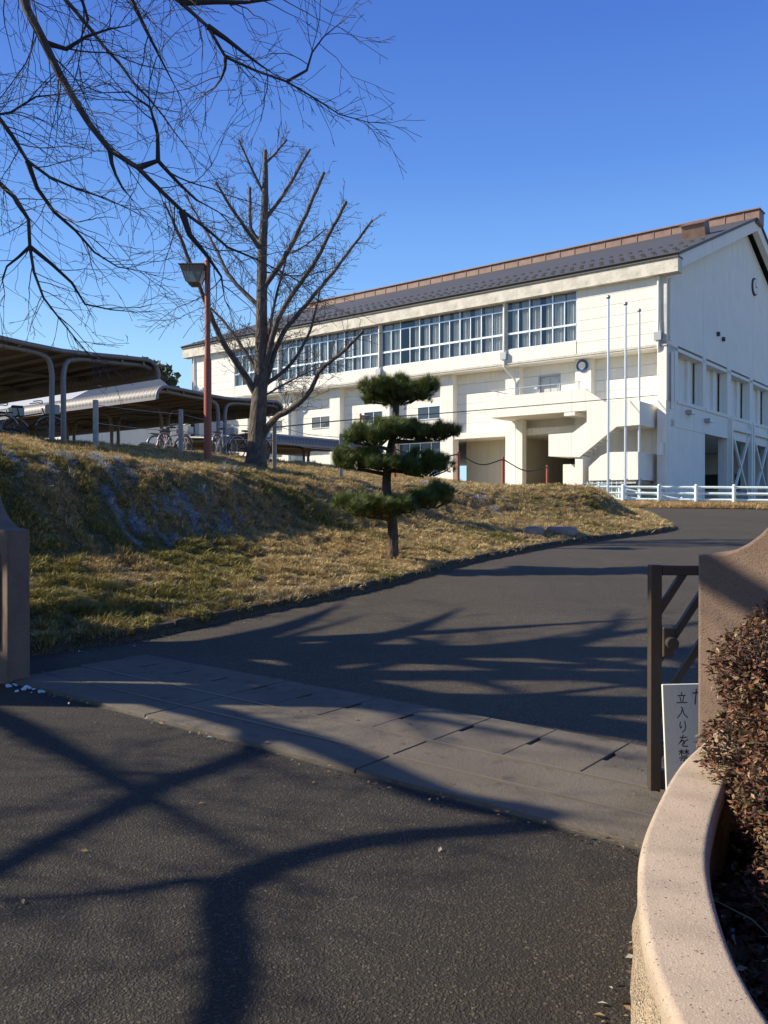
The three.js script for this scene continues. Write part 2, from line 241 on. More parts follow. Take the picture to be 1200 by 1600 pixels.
// ---------------------------------------------------------------- gymnasium; local x runs along the front (0 at the near corner, negative along it), z outward, y from its floor
{
  const BY = 2.0, gym = thing('gymnasium', 'large white school gymnasium with dark gable roof, long window band and outside staircase', 'building', [15.38, BY, -45], YAW);
  const ab = (h) => h - BY, L = 40.4, Wd = 31;
  const add = (name, geos, m = M.white, parent = gym) => mesh(name, geos, m, parent);
  const S = (s0, s1, h0, h1, z0, z1) => bx(-s0, -s1, ab(h0), ab(h1), z0, z1);
  // upper storey: boarded end fields, sill band and soffit
  const panelRow = (s0, s1, h0, h1, n, z, m, name = 'wall_panel') => { for (let k = 0; k < n; k++) { const a = lerp(h0, h1, k / n), b = lerp(h0, h1, (k + 1) / n); add(name, [S(s0, s1, a + 0.008, b - 0.008, z - 0.1, z)], m); } };
  add('wall_core', [S(0.02, 5.3, 10.4, 14.3, -0.3, -0.105), S(35, L - 0.02, 10.4, 14.3, -0.3, -0.105), S(5.3, 35, 10.4, 11.2, -0.3, -0.105)], M.room);
  panelRow(0, 5.26, 10.42, 14.25, 6, 0, M.white); panelRow(35.04, L, 10.42, 14.25, 6, 0, M.white);
  for (let s = 5.3; s < 34; s += 4.95) add('sill_panel', [S(s + 0.006, Math.min(35, s + 4.95) - 0.006, 10.42, 11.2, -0.1, 0.012)]);
  add('soffit_slab', [S(0, L, 10.22, 10.415, -Wd + 0.5, 0.0)]);
  add('soffit_drip', [S(-0.03, L + 0.03, 10.3, 10.4, 0.004, 0.05)], M.fascia);
  // window band: frame with panes and curtains behind some
  const R = rngOf(77); const groups = [[5.3, 9.93, 3], [10.2, 19.85, 6], [20.1, 29.75, 6], [30.0, 35, 3]];
  const w0 = 11.2, w1 = 14.2;
  for (const [a, b, n] of groups) for (let k = 0; k < n; k++) {
    const s0 = lerp(a, b, k / n), s1 = lerp(a, b, (k + 1) / n), m = (s0 + s1) / 2, t = 0.035, zf = -0.06, zb = -0.13, rows_ = [w0, w0 + 0.98, w0 + 2.42, w1];
    const win = add('window', [S(s0, s0 + t, w0, w1, zb, zf), S(s1 - t, s1, w0, w1, zb, zf), S(s0 + t, s1 - t, w0, w0 + 0.05, zb, zf), S(s0 + t, s1 - t, w1 - 0.05, w1, zb, zf), S(s0 + t, s1 - t, rows_[1] - 0.06, rows_[1] + 0.06, zb, zf + 0.02), S(s0 + t, s1 - t, rows_[2] - 0.035, rows_[2] + 0.035, zb, zf), S(m - 0.025, m + 0.025, w0 + 0.05, rows_[1] - 0.06, zb, zf), S(m - 0.025, m + 0.025, rows_[1] + 0.06, rows_[2] - 0.035, zb, zf)], M.alu);
    const pane = (p, q, h0, h1) => mesh('pane', [S(p, q, h0, h1, -0.1, -0.096)], M.glass, win);
    pane(s0 + t, s1 - t, rows_[2] + 0.035, w1 - 0.05);
    for (const [p, q] of [[s0 + t, m - 0.025], [m + 0.025, s1 - t]]) { pane(p, q, w0 + 0.05, rows_[1] - 0.06); pane(p, q, rows_[1] + 0.06, rows_[2] - 0.035); }
    for (const half of [0, 1]) if (R() < 0.92) {
      const c0 = lerp(s0, m, 0.03 + 0.14 * R()) + half * (m - s0), c1 = lerp(s0, m, 0.66 + 0.32 * R()) + half * (m - s0), nn = 26;
      mesh('curtain', gridGeo(nn, 1, (u, v) => [-lerp(c0, c1, u), ab(lerp(w0 + 0.1, w1 - 0.1, v)), -0.26 + 0.05 * Math.sin(u * 21 + k) + 0.02 * Math.sin(u * 57)]), M.curtain, win);
    }
  }
  add('window_post', [S(9.93, 10.2, w0, w1, -0.2, 0.03)], M.fascia); add('window_post', [S(19.85, 20.1, w0, w1, -0.2, 0.03)], M.fascia); add('window_post', [S(29.75, 30.0, w0, w1, -0.2, 0.03)], M.fascia);
  add('hall_floor', [S(0.4, L - 0.4, 10.42, 10.5, -Wd + 0.6, -0.35)], M.room); add('hall_back_wall', [S(0.4, L - 0.4, 10.5, 20, -14.2, -14)], M.room);
  // eaves, roof, ridge
  add('fascia', [S(-0.75, L + 0.75, 14.12, 14.88, -0.25, 0.42)], M.fascia);
  add('eave_gutter_line', [S(-0.78, L + 0.78, 14.88, 14.96, -0.3, 0.5)], M.roof);
  const ridgeY = 21.2, z0 = 0.46, zr = -15.5, sl = Math.hypot(zr - z0, ridgeY - 14.95), an = Math.atan2(ridgeY - 14.95, z0 - zr);
  const slope = (name, geosAt, m, side = 1) => { const o = add(name, geosAt, m); o.rotation.x = side * an; o.position.set(0, ab(14.95), side > 0 ? z0 : -Wd - z0); return o; };
  slope('roof_deck', [bx(0.85, -L - 0.85, 0, 0.12, -sl, 0)], M.roof); slope('roof_deck', [bx(0.85, -L - 0.85, 0, 0.12, 0, sl)], M.roof, -1);
  const nc = 24; for (let k = 0; k < nc; k++) { const a = -sl * k / nc, b = -sl * (k + 1) / nc; const g = box(L + 1.74, 0.035, a - b + 0.1, -L / 2, 0.15, (a + b) / 2 + 0.03); g.translate(0, 0, 0); slope('roof_course', [g], M.roof); }
  // rows of snow guards standing on the tiles
  for (const rowZ of [-0.8, -2.3, -5.4]) { const gs = []; for (let x = 0.5; x > -L - 0.5; x -= 0.62) gs.push(box(0.22, 0.09, 0.05, x, 0.21, rowZ), box(0.2, 0.03, 0.16, x, 0.18, rowZ + 0.08)); slope('snow_guards', gs, M.roof).userData.kind = 'stuff'; }
  add('ridge_cap', [S(-1.0, L + 1.0, 20.8, 21.68, zr - 0.62, zr + 0.62)], M.copper);
  add('ridge_cap_top', [S(-1.06, L + 1.06, 21.68, 21.76, zr - 0.74, zr + 0.74)], M.copper);
  for (let s = 0; s < L; s += 1.25) add('ridge_seam', [S(s - 0.03, s + 0.03, 20.82, 21.67, zr + 0.62, zr + 0.66)], M.copper);
  slope('roof_vent', [bx(-0.35, -1.75, 0.12, 0.95, -8.9, -9.9), bx(-0.27, -1.83, 0.95, 1.02, -8.8, -10)], M.copper);
  for (const x of [0.36, -L - 0.74]) { slope('rake_board', [bx(x, x + 0.38, -0.72, -0.005, -sl, -0.0)], M.white); slope('rake_board', [bx(x, x + 0.38, -0.72, -0.005, 0.0, sl)], M.white, -1); }
  // gable walls above the lower storeys
  const gable = (x) => { const g = prism([[0, ab(10.55)], [-Wd, ab(10.55)], [-Wd, ab(14.1)], [zr, ab(20.5)], [0, ab(14.1)]], 0, 0.3); g.rotateY(-Math.PI / 2); g.translate(x, 0, 0); return g; };
  add('gable_wall', [gable(0.0 - 0.002)], M.white); add('gable_wall', [gable(-L + 0.3)], M.white);
  add('rear_wall', [S(0, L, 6.2, 14.2, -Wd, -Wd + 0.3)], M.white);
  const Gb = (o0, o1, h0, h1, x0, x1) => bx(x0, x1, ab(h0), ab(h1), -o0, -o1);
  const cols = [[0, 1.83], [6.24, 6.85], [11.21, 12.05], [16.55, 17.36], [21.9, 22.7], [27.1, 27.9], [30.2, 31]];
  cols.forEach(([a, b]) => add('gable_column', [Gb(a, b, 7.3, 10.548, -0.5, 0)], M.white));
  for (let k = 0; k < 6; k++) {
    const a = cols[k][1], b = cols[k + 1][0], mid = (a + b) / 2;
    add('gable_panel', [Gb(a, b, 7.5, 10.546, -0.78, -0.62)], M.white);
    add('gable_panel', [Gb(b - 1.45, b - 0.9, 7.6, 10.54, -0.62, -0.45)], M.white);
    if (k === 0) { const w = add('window', [Gb(2.0, 2.06, 8.4, 10.25, -0.6, -0.54), Gb(3.1, 3.16, 8.4, 10.25, -0.6, -0.54), Gb(2.55, 2.61, 8.4, 10.25, -0.6, -0.54), Gb(2.0, 3.16, 8.34, 8.4, -0.6, -0.52), Gb(2.0, 3.16, 10.25, 10.31, -0.6, -0.52)], M.alu); for (const q of [2.06, 2.61]) mesh('pane', [Gb(q, q + 0.49, 8.4, 10.25, -0.6, -0.585)], new THREE.MeshPhysicalMaterial({ color: rgb(0.03, 0.06, 0.1), roughness: 0.05 }), w); }
    add('ledge', [Gb(a - 0.15, b + 0.15, 7.3, 7.5, -0.7, 0.06)], M.white);
  }
  add('spandrel', [Gb(0, Wd, 6.2, 7.3, -0.5, -0.02)], M.white);
  add('ground_wall', [Gb(0, 6.72, 1.2, 6.2, -0.5, -0.03)], M.white);
  for (const [a, b] of [[11.3, 12.0], [16.5, 17.3], [21.9, 22.7], [27.1, 27.9], [30.2, 31]]) add('ground_column', [Gb(a, b, 1.2, 6.2, -0.6, -0.03)], M.white);
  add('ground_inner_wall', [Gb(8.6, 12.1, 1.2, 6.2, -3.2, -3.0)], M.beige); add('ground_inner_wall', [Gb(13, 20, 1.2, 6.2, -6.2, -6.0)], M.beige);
  for (const [a, b] of [[11.6, 16.3], [16.9, 21.6]]) { for (const q of [a, b]) add('brace_post', [Gb(q - 0.14, q + 0.14, 1.2, 7.25, -0.02, 0.24)], M.white); for (const s of [-1, 1]) add('cross_brace', [box(0.14, Math.hypot(b - a - 0.5, 4.6), 0.18, 0.09 + 0.02 * s, ab(4.1), -(a + b) / 2, s * Math.atan2(b - a - 0.5, 4.6))], M.white); add('brace_beam', [Gb(a + 0.14, b - 0.14, 6.55, 6.8, 0.0, 0.2)], M.white); }
  { const c = add('clock', [new THREE.CylinderGeometry(0.62, 0.62, 0.1, 28).rotateZ(Math.PI / 2).translate(0.05, ab(17.1), -17.5)], M.dark); mesh('dial', [new THREE.CylinderGeometry(0.52, 0.52, 0.03, 28).rotateZ(Math.PI / 2).translate(0.11, ab(17.1), -17.5)], M.white, c); mesh('hand', [box(0.012, 0.34, 0.05, 0.134, ab(17.25), -17.5), box(0.012, 0.06, 0.44, 0.134, ab(17.1), -17.7)], M.dark, c); }
  for (const [o, h] of [[8.9, 12.4], [10.0, 12.25]]) add('vent_hood', [Gb(o, o + 0.22, h - 0.15, h + 0.1, 0, 0.16)], M.dark);
  for (const [o, h] of [[3.2, 6.95], [6.6, 6.75]]) add('wall_lamp', [Gb(o, o + 0.75, h - 0.1, h + 0.12, 0, 0.32)], M.steel);
  // lower front: pilasters, recessed boarded bays
  const pil = [5.17, 9.9, 14.86, 19.8, 24.78, 29.75, 34.7];
  add('corner_pilaster', [S(0.0, 0.62, 1.2, 10.22, -1.3, -0.28)]); add('corner_pilaster', [S(L - 0.6, L, 1.2, 10.22, -1.3, -0.28)]);
  for (const c of pil) add('pilaster', [S(c - 0.5, c + 0.5, 1.2, 10.22, -1.35, -0.65)]);
  const stops = [0.62, ...pil.flatMap((c) => [c - 0.5, c + 0.5]), L - 0.6];
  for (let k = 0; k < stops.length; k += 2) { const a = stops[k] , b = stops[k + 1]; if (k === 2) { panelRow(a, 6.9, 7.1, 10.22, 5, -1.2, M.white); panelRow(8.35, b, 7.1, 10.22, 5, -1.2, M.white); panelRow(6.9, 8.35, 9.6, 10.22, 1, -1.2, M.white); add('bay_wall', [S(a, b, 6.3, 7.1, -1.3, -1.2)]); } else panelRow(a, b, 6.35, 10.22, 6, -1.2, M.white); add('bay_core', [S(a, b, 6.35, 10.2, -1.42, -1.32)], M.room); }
  { const d = add('door', [S(6.9, 8.35, 7.05, 9.6, -1.36, -1.31)], std({ color: rgb(0.52, 0.53, 0.52), roughness: 0.5 })); mesh('door_frame', [S(6.9, 6.98, 7.05, 9.6, -1.31, -1.15), S(8.27, 8.35, 7.05, 9.6, -1.31, -1.15), S(6.98, 8.27, 9.5, 9.6, -1.31, -1.15), S(7.6, 7.64, 7.05, 9.5, -1.31, -1.29)], M.steel, d); mesh('handle', [S(7.5, 7.54, 8.0, 8.3, -1.29, -1.24)], M.dark, d); }
  const dg = new THREE.MeshPhysicalMaterial({ color: rgb(0.05, 0.075, 0.1), roughness: 0.06 });
  const smallWin = (s0, s1, h0, h1, zf = -1.2, n = 2) => { const t = 0.05, gs = [S(s0, s1, h0, h0 + t, zf - 0.02, zf + 0.07), S(s0, s1, h1 - t, h1, zf - 0.02, zf + 0.07)]; for (let k = 0; k <= n; k++) { const q = lerp(s0, s1 - t, k / n); gs.push(S(q, q + t, h0 + t, h1 - t, zf - 0.02, zf + 0.05)); } const w = add('window', gs, M.alu); for (let k = 0; k < n; k++) mesh('pane', [S(lerp(s0, s1 - t, k / n) + t, lerp(s0, s1 - t, (k + 1) / n), h0 + t, h1 - t, zf + 0.004, zf + 0.016)], dg, w); };
  smallWin(25.7, 27.6, 7.45, 8.35); smallWin(30.6, 32.4, 7.45, 8.35); smallWin(20.6, 22.4, 7.45, 8.35); smallWin(15.7, 17.6, 7.45, 8.35);
  // ground floor
  add('floor_beam', [S(0.0, L, 5.95, 6.34, -Wd + 0.5, -0.72)]);
  add('ground_floor_wall', [S(0.62, 4.66, 1.2, 5.95, -1.2, -0.9)]);
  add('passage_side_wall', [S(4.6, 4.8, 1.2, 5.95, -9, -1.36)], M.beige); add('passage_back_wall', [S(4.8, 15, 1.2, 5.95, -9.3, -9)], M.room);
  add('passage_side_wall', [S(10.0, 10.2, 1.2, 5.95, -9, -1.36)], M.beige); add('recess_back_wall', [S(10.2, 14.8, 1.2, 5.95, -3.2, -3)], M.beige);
  add('ground_floor_wall', [S(20.3, L - 0.6, 1.2, 5.95, -1.5, -1.2)], M.white);
  add('ground_floor_wall', [S(15.36, 19.3, 1.2, 3.6, -1.5, -1.2)], M.white); smallWin(15.5, 19.2, 3.65, 5.9, -1.2, 4);
  add('passage_floor', [S(0, L, 1.3, 2.0, -Wd, -0.2)], M.concrete);
  // balcony over the passage
  add('balcony_slab', [S(3.72, 9.8, 6.86, 7.06, -1.2, 1.84)]);
  add('balcony_parapet', [S(3.72, 9.95, 6.84, 8.06, 1.84, 2.0)]); add('balcony_parapet', [S(9.8, 9.95, 6.84, 8.06, -0.64, 1.84)]);
  add('balcony_bracket', [S(4.45, 5.1, 6.62, 6.84, 0.5, 1.98)]);
  const rail = []; for (let s = 4.2; s < 9.9; s += 1.3) rail.push(S(s, s + 0.04, 8.06, 8.5, 1.9, 1.94)); rail.push(S(4.1, 9.9, 8.46, 8.5, 1.9, 1.94), S(9.86, 9.9, 8.46, 8.5, 0, 1.9)); add('balcony_rail', rail, M.steel);
  add('balcony_column', [S(8.9, 9.35, 1.2, 6.86, -0.6, -0.1)]);
  // outside stair: outer cheek, landings, flights
  const cheek = [[6.05, 5.64], [4.55, 5.66], [3.72, 6.2], [3.72, 7.98], [2.66, 7.22], [0.72, 7.12], [0.72, 5.86], [2.0, 5.84], [4.16, 4.27], [6.05, 4.39]].map(([s, h]) => [-s, ab(h)]);
  add('stair_cheek', [prism(cheek, 1.84, 2.0)]);
  add('landing_end_wall', [S(0.72, 0.88, 5.86, 7.12, -0.7, 1.838)], M.white); add('landing_slab', [S(0.88, 2.4, 5.86, 6.04, -0.7, 1.838)]);
  const flight = (s0, h0, s1, h1, za, zb, n) => { for (let k = 0; k < n; k++) { const a = lerp(s0, s1, k / n), b = lerp(s0, s1, (k + 1) / n), h = lerp(h0, h1, (k + 1) / n); add('step', [S(Math.min(a, b), Math.max(a, b) , h - 0.3, h, za, zb)]); } };
  flight(2.4, 6.04, 4.4, 4.72, 0.75, 1.838, 8); flight(2.4, 6.04, 3.72, 7.06, -0.6, 0.6, 6);
  add('landing_slab', [S(4.4, 5.9, 4.39, 4.56, -0.6, 1.838)]); add('landing_end_wall', [S(5.9, 6.05, 4.39, 5.63, -0.6, 1.838)]);
  flight(4.4, 4.56, 1.6, 2.3, -0.75, 0.5, 13);
  add('stair_support', [S(4.0, 4.46, 1.2, 4.3, 0.75, 1.9)]);
  add('low_wall', [prism([[-2.9, ab(4.3)], [-2.45, ab(4.48)], [-0.8, ab(4.44)], [-0.8, ab(2.95)], [-3.6, ab(2.95)], [-3.6, ab(3.7)]], 1.84, 2.0)]); add('low_wall', [S(0.8, 0.96, 2.95, 4.44, -0.7, 1.838)], M.white);
  add('low_slab', [S(0.96, 3.6, 2.75, 2.95, -0.7, 1.9)], M.concrete);
  add('pier', [S(0.05, 0.35, 4.3, 5.0, 0.2, 0.5)]);
  // clock on the pilaster and rain pipes
  { const c = add('clock', [new THREE.CylinderGeometry(0.36, 0.36, 0.08, 24).rotateX(Math.PI / 2).translate(-5.2, ab(9.82), -0.6)], std({ color: rgb(0.03, 0.07, 0.2), roughness: 0.4 })); mesh('dial', [new THREE.CylinderGeometry(0.22, 0.22, 0.03, 24).rotateX(Math.PI / 2).translate(-5.2, ab(9.82), -0.55)], M.white, c); }
  const pipe = (s, kink) => { const p = add('rain_pipe', tube(smooth([[-s, ab(14.1), 0.1], [-s, ab(12.5), 0.1], [-s, ab(10.35), 0.12], [-s, ab(10.15), 0.06], [-s - kink, ab(9.4), -0.5], [-s - kink, ab(9.0), -0.56], [-s - kink, ab(2), -0.56]], 24), 0.075, 8), M.white); mesh('pipe_box', [S(s - 0.2, s + 0.2, 10.6, 11.05, 0.02, 0.26)], M.steel, p); };
  pipe(10.06, -0.4); pipe(19.97, -0.4); pipe(29.87, -0.4); pipe(0.42, 0.2); pipe(L - 0.4, -0.2);
  add('rain_pipe', tube([[0.1, ab(14.0), -0.35], [0.1, ab(10.6), -0.35]], 0.08, 8), M.white); add('rain_pipe', tube([[0.1, ab(10.0), -0.6], [0.1, ab(6.9), -0.6]], 0.09, 8), M.white);
}
// flagpoles in front of the stairs
[[11.12, -41, 11.9, 'silver flagpole standing beside the front of the white staircase, tallest looking of the three'], [12.43, -42.55, 11.95, 'silver flagpole between two others in front of the staircase'], [13.64, -44.2, 12, 'silver flagpole standing by the end wall of the staircase landing']].forEach(([x, z, h, l]) => {
  const y = groundY(z), t = thing('flagpole', l, 'flagpole', [x, y, z], 0, 'three flagpoles in a row');
  mesh('pole', tube([[0, 0, 0], [0, 0.9, 0], [0, 0.92, 0], [0, h - y - 0.1, 0]], (u) => lerp(0.085, 0.05, u), 10), M.alu, t); mesh('finial', [new THREE.SphereGeometry(0.11, 12, 8).translate(0, h - y, 0)], M.steel, t); mesh('cleat', [box(0.06, 0.16, 0.05, 0.1, 1.2, 0)], M.steel, t); mesh('halyard', tube([[0.1, 1.2, 0], [0.07, h - y - 0.15, 0]], 0.008, 4), M.white, t);
});
// white notice board standing in the passage
{ const p = grid(0, 0, 0); const t = thing('notice_board', 'white upright notice board standing in the dark passage under the balcony', 'board', [15.38 - 6.0 * 0.784 + 0.25, 1.95, -45 - 6.0 * 0.621 + 0.3], YAW); mesh('panel', [rbx(-0.46, 0.46, 0.35, 2.05, -0.03, 0.03, 0.012)], M.white, t); for (const s of [-0.44, 0.44]) mesh('leg', [box(0.05, 2.0, 0.05, s, 1.0, -0.06)], M.steel, t); }
// pale two-storey building seen through the openings behind
{ const t = thing('rear_building', 'pale building glimpsed through the open ground floor behind the gymnasium', 'building', [30, 1.9, -72], YAW); mesh('wall', [bx(-9, 9, 0, 4, -4, 4)], M.white, t); mesh('roof', [prism([[-9.6, 4], [9.6, 4], [9.6, 4.25], [0, 5.6], [-9.6, 4.25]], -4.5, 4.5)], M.steel, t); for (let k = -3; k <= 3; k++) mesh('window', [bx(k * 2.4 - 0.7, k * 2.4 + 0.7, 1, 2.3, 4, 4.05)], M.dark, t); }
// ---------------------------------------------------------------- gate strip, walls, gate, planter
const gateAt = (a, o, y = 0) => grid(a, y, o);
{ // concrete bands across the entrance
  const strip = thing('entrance_drain', 'worn concrete drain covers and kerb bands laid across the gateway', 'drain', gateAt(-3.75, -4.2), YAW);
  const R = rngOf(3);
  const bandP = (name, a0, a1, o0, o1, top) => { const g = rbx(a0 + 0.004, a1 - 0.004, -0.1, top, o0 + 0.004, o1 - 0.004, 0.008); const o = mesh(name, [g], M.strip, strip); o.rotation.z = (R() - 0.5) * 0.003; return o; };
  for (let k = 0; k < 3; k++) { bandP('kerb_slab', -3.15 + k * 1.95, -3.15 + (k + 1) * 1.95, 0.35, 0.68, 0.026 + 0.004 * R()); bandP('kerb_slab', -3.15 + k * 1.95, -3.15 + (k + 1) * 1.95, -0.03, 0.335, 0.03 + 0.004 * R()); }
  for (let k = 0; k < 12; k++) {                                                    // drain covers, each with a hand hole cut out of one end
    const a0 = -3.26 + k * 0.5 + 0.02, a1 = a0 + 0.494, y1 = 0.024 + 0.005 * R(), pts = [[a0, 0.04], [a0, 0.36], [a0 + 0.03, 0.36], [a0 + 0.03, 0.54], [a0, 0.54], [a0, 0.78], [a1, 0.78], [a1, 0.04]];
    const g = prism(pts, -0.1, y1, 0.006); g.rotateX(-Math.PI / 2); mesh('drain_cover', [g], M.strip, strip);
  }
  mesh('gate_rail', [bx(-3.2, 2.65, 0, 0.036, -0.05, -0.034), bx(-3.2, 2.65, 0, 0.034, 0.336, 0.348)], std({ color: rgb(0.24, 0.2, 0.16), roughness: 0.45, metalness: 0.5 }), strip);
  mesh('drain_bed', [bx(-3.2, 2.65, -0.3, 0.004, -0.8, 0.69)], M.dark, strip);
}
function gateWall(label, a, dir, th = 0.4, r = 0.36) {                                                 // low end at a, swept up to a pier on the other side
  const t = thing('gate_wall', label, 'wall', gateAt(a, -3.47), YAW, undefined), pts = [[0, -0.2], [0, 1.3], [0.05, 1.31]];
  for (let k = 0; k <= 12; k++) { const q = k / 12 * Math.PI / 2; pts.push([0.06 + r * Math.sin(q), 1.31 + 0.6 * (1 - Math.cos(q))]); }
  pts.push([r + 0.065, 2.0], [1.15, 2.0], [1.15, -0.2]);
  const g = prism(pts.map(([x, y]) => [x * dir, y]), -th, 0, 0.012); mesh('pier', [g], M.pink, t);
  mesh('pier_cap', [rbx((r + 0.02) * dir, 1.2 * dir, 2.002, 2.08, -0.04 - th, 0.04, 0.02)], M.granite, t);
  if (dir < 0) mesh('raised_panel', [rbx(0.12 * dir, 1.0 * dir, 0.3, 1.12, 0.0, 0.035, 0.012)], M.pink, t);
  mesh('wing', [rbx(1.15 * dir, 6.5 * dir, -0.2, 1.3, -th * 0.85, -0.03, 0.015)], M.pink, t); mesh('wing_coping', [rbx(1.152 * dir, 6.5 * dir, 1.302, 1.37, -th, 0.01, 0.015)], M.granite, t);
  return t;
}
gateWall('pinkish stucco gate wall behind the reddish hedge, its top sweeping up', -1.1, 1);
gateWall('pinkish stucco gate wall at the foot of the grassy bank', -6.79, -1, 0.2, 0.52);
{ // steel gate leaf
  const t = thing('gate', 'dark brown steel gate leaf with slanting bars behind the gate wall', 'gate', [1.38, 0, -4.3], -0.02), w = 1.5, h = 1.2;
  for (const x of [0.03, w - 0.03]) mesh('post', [rbx(x - 0.03, x + 0.03, 0.02, h, -0.03, 0.03, 0.006)], M.gate, t);
  mesh('top_rail', [rbx(0.062, w - 0.062, h - 0.055, h - 0.002, -0.025, 0.025, 0.006)], M.gate, t); mesh('bottom_rail', [rbx(0.062, w - 0.062, 0.07, 0.13, -0.025, 0.025, 0.006)], M.gate, t);
  const sl = 1.55; // bars slant up to the right
  for (let k = 0; k < 9; k++) { const x0 = 0.06, y0 = 0.97 - k * 0.25; let a = [x0, y0], b = [x0 + (h - 0.06 - y0) / sl, h - 0.06]; if (b[0] > w - 0.06) b = [w - 0.06, y0 + (w - 0.06 - x0) * sl]; if (a[1] < 0.13) a = [x0 + (0.13 - y0) / sl, 0.13]; if (a[0] > w - 0.2) continue; const L = Math.hypot(b[0] - a[0], b[1] - a[1]); const g = new THREE.BoxGeometry(0.034, L + 0.05, 0.034); g.rotateZ(-Math.atan2(b[0] - a[0], b[1] - a[1])); g.translate((a[0] + b[0]) / 2, (a[1] + b[1]) / 2, 0); mesh('bar', [g], M.gate, t); }
  mesh('latch', [rbx(0.06, 0.12, 0.72, 0.88, -0.04, 0.04, 0.01), new THREE.CylinderGeometry(0.03, 0.03, 0.05, 14).rotateX(Math.PI / 2).translate(0.1, 0.8, 0.06)], M.gate, t);
  for (const x of [0.12, w - 0.12]) { const wh = mesh('wheel', [new THREE.TorusGeometry(0.05, 0.02, 8, 18).translate(x, 0.055, 0)], M.dark, t); }
}
{ // keep-out board leaning on the gate; its left column of writing shows past the gate wall
  const c = document.createElement('canvas'); c.width = 512; c.height = 512; const x = c.getContext('2d'); x.fillStyle = '#d9ddce'; x.fillRect(0, 0, 512, 512);
  const R = rngOf(12); for (let k = 0; k < 900; k++) { x.fillStyle = 'rgba(' + (R() < 0.5 ? '150,155,140,' : '240,242,232,') + (0.05 + 0.1 * R()) + ')'; x.fillRect(R() * 512, R() * 512, 1 + R() * 10, 1 + R() * 26); }
  x.strokeStyle = '#23282a'; x.lineCap = 'round';
  const glyphs = {
    tatsu: [[[50, 4], [50, 20]], [[18, 28], [82, 28]], [[34, 40], [41, 74]], [[67, 38], [58, 76]], [[6, 86], [94, 86]]],
    iru: [[[42, 8], [53, 16], [40, 54], [6, 94]], [[51, 22], [63, 62], [95, 93]]],
    ri: [[[28, 12], [23, 44], [30, 60], [39, 50]], [[68, 8], [74, 46], [66, 76], [44, 97]]],
    wo: [[[20, 20], [80, 20]], [[48, 3], [38, 32], [16, 62], [38, 45], [52, 48], [57, 74]], [[87, 40], [50, 60], [38, 80], [52, 94], [82, 93]]],
    kin: [[[8, 14], [46, 14]], [[28, 2], [28, 46]], [[27, 17], [8, 38]], [[29, 18], [45, 34]], [[54, 14], [92, 14]], [[73, 2], [73, 46]], [[72, 17], [54, 36]], [[74, 18], [92, 38]], [[26, 56], [74, 56]], [[8, 70], [92, 70]], [[50, 70], [50, 96], [42, 92]], [[30, 78], [18, 93]], [[68, 78], [84, 92]]],
  };
  const put = (g, ox, oy, s) => { x.lineWidth = s * 0.085; for (const st of g) { x.beginPath(); st.forEach(([px, py], i) => (i ? x.lineTo(ox + px * s / 100, oy + py * s / 100) : x.moveTo(ox + px * s / 100, oy + py * s / 100))); x.stroke(); } };
  ['tatsu', 'iru', 'ri', 'wo', 'kin'].forEach((k, i) => put(glyphs[k], 62, 34 + i * 68, 58));
  x.lineWidth = 6; x.beginPath(); x.moveTo(150, 40); x.lineTo(190, 36); x.moveTo(168, 22); x.lineTo(158, 92); x.stroke();
  const tx = new THREE.CanvasTexture(c); tx.colorSpace = THREE.SRGBColorSpace;
  const t = thing('keep_out_board', 'small white keep-out board with black brush writing leaning on the gate', 'sign', [1.365, 0.11, -3.98], 0.1); t.rotation.order = 'YXZ'; t.rotation.x = -0.1;
  mesh('board', [rbx(0, 0.52, 0, 0.525, -0.012, 0, 0.005)], M.white, t);
  const pl = new THREE.PlaneGeometry(0.51, 0.515); pl.translate(0.26, 0.2625, 0.003); mesh('printed_face', pl, std({ map: tx, roughness: 0.55 }), t);
}
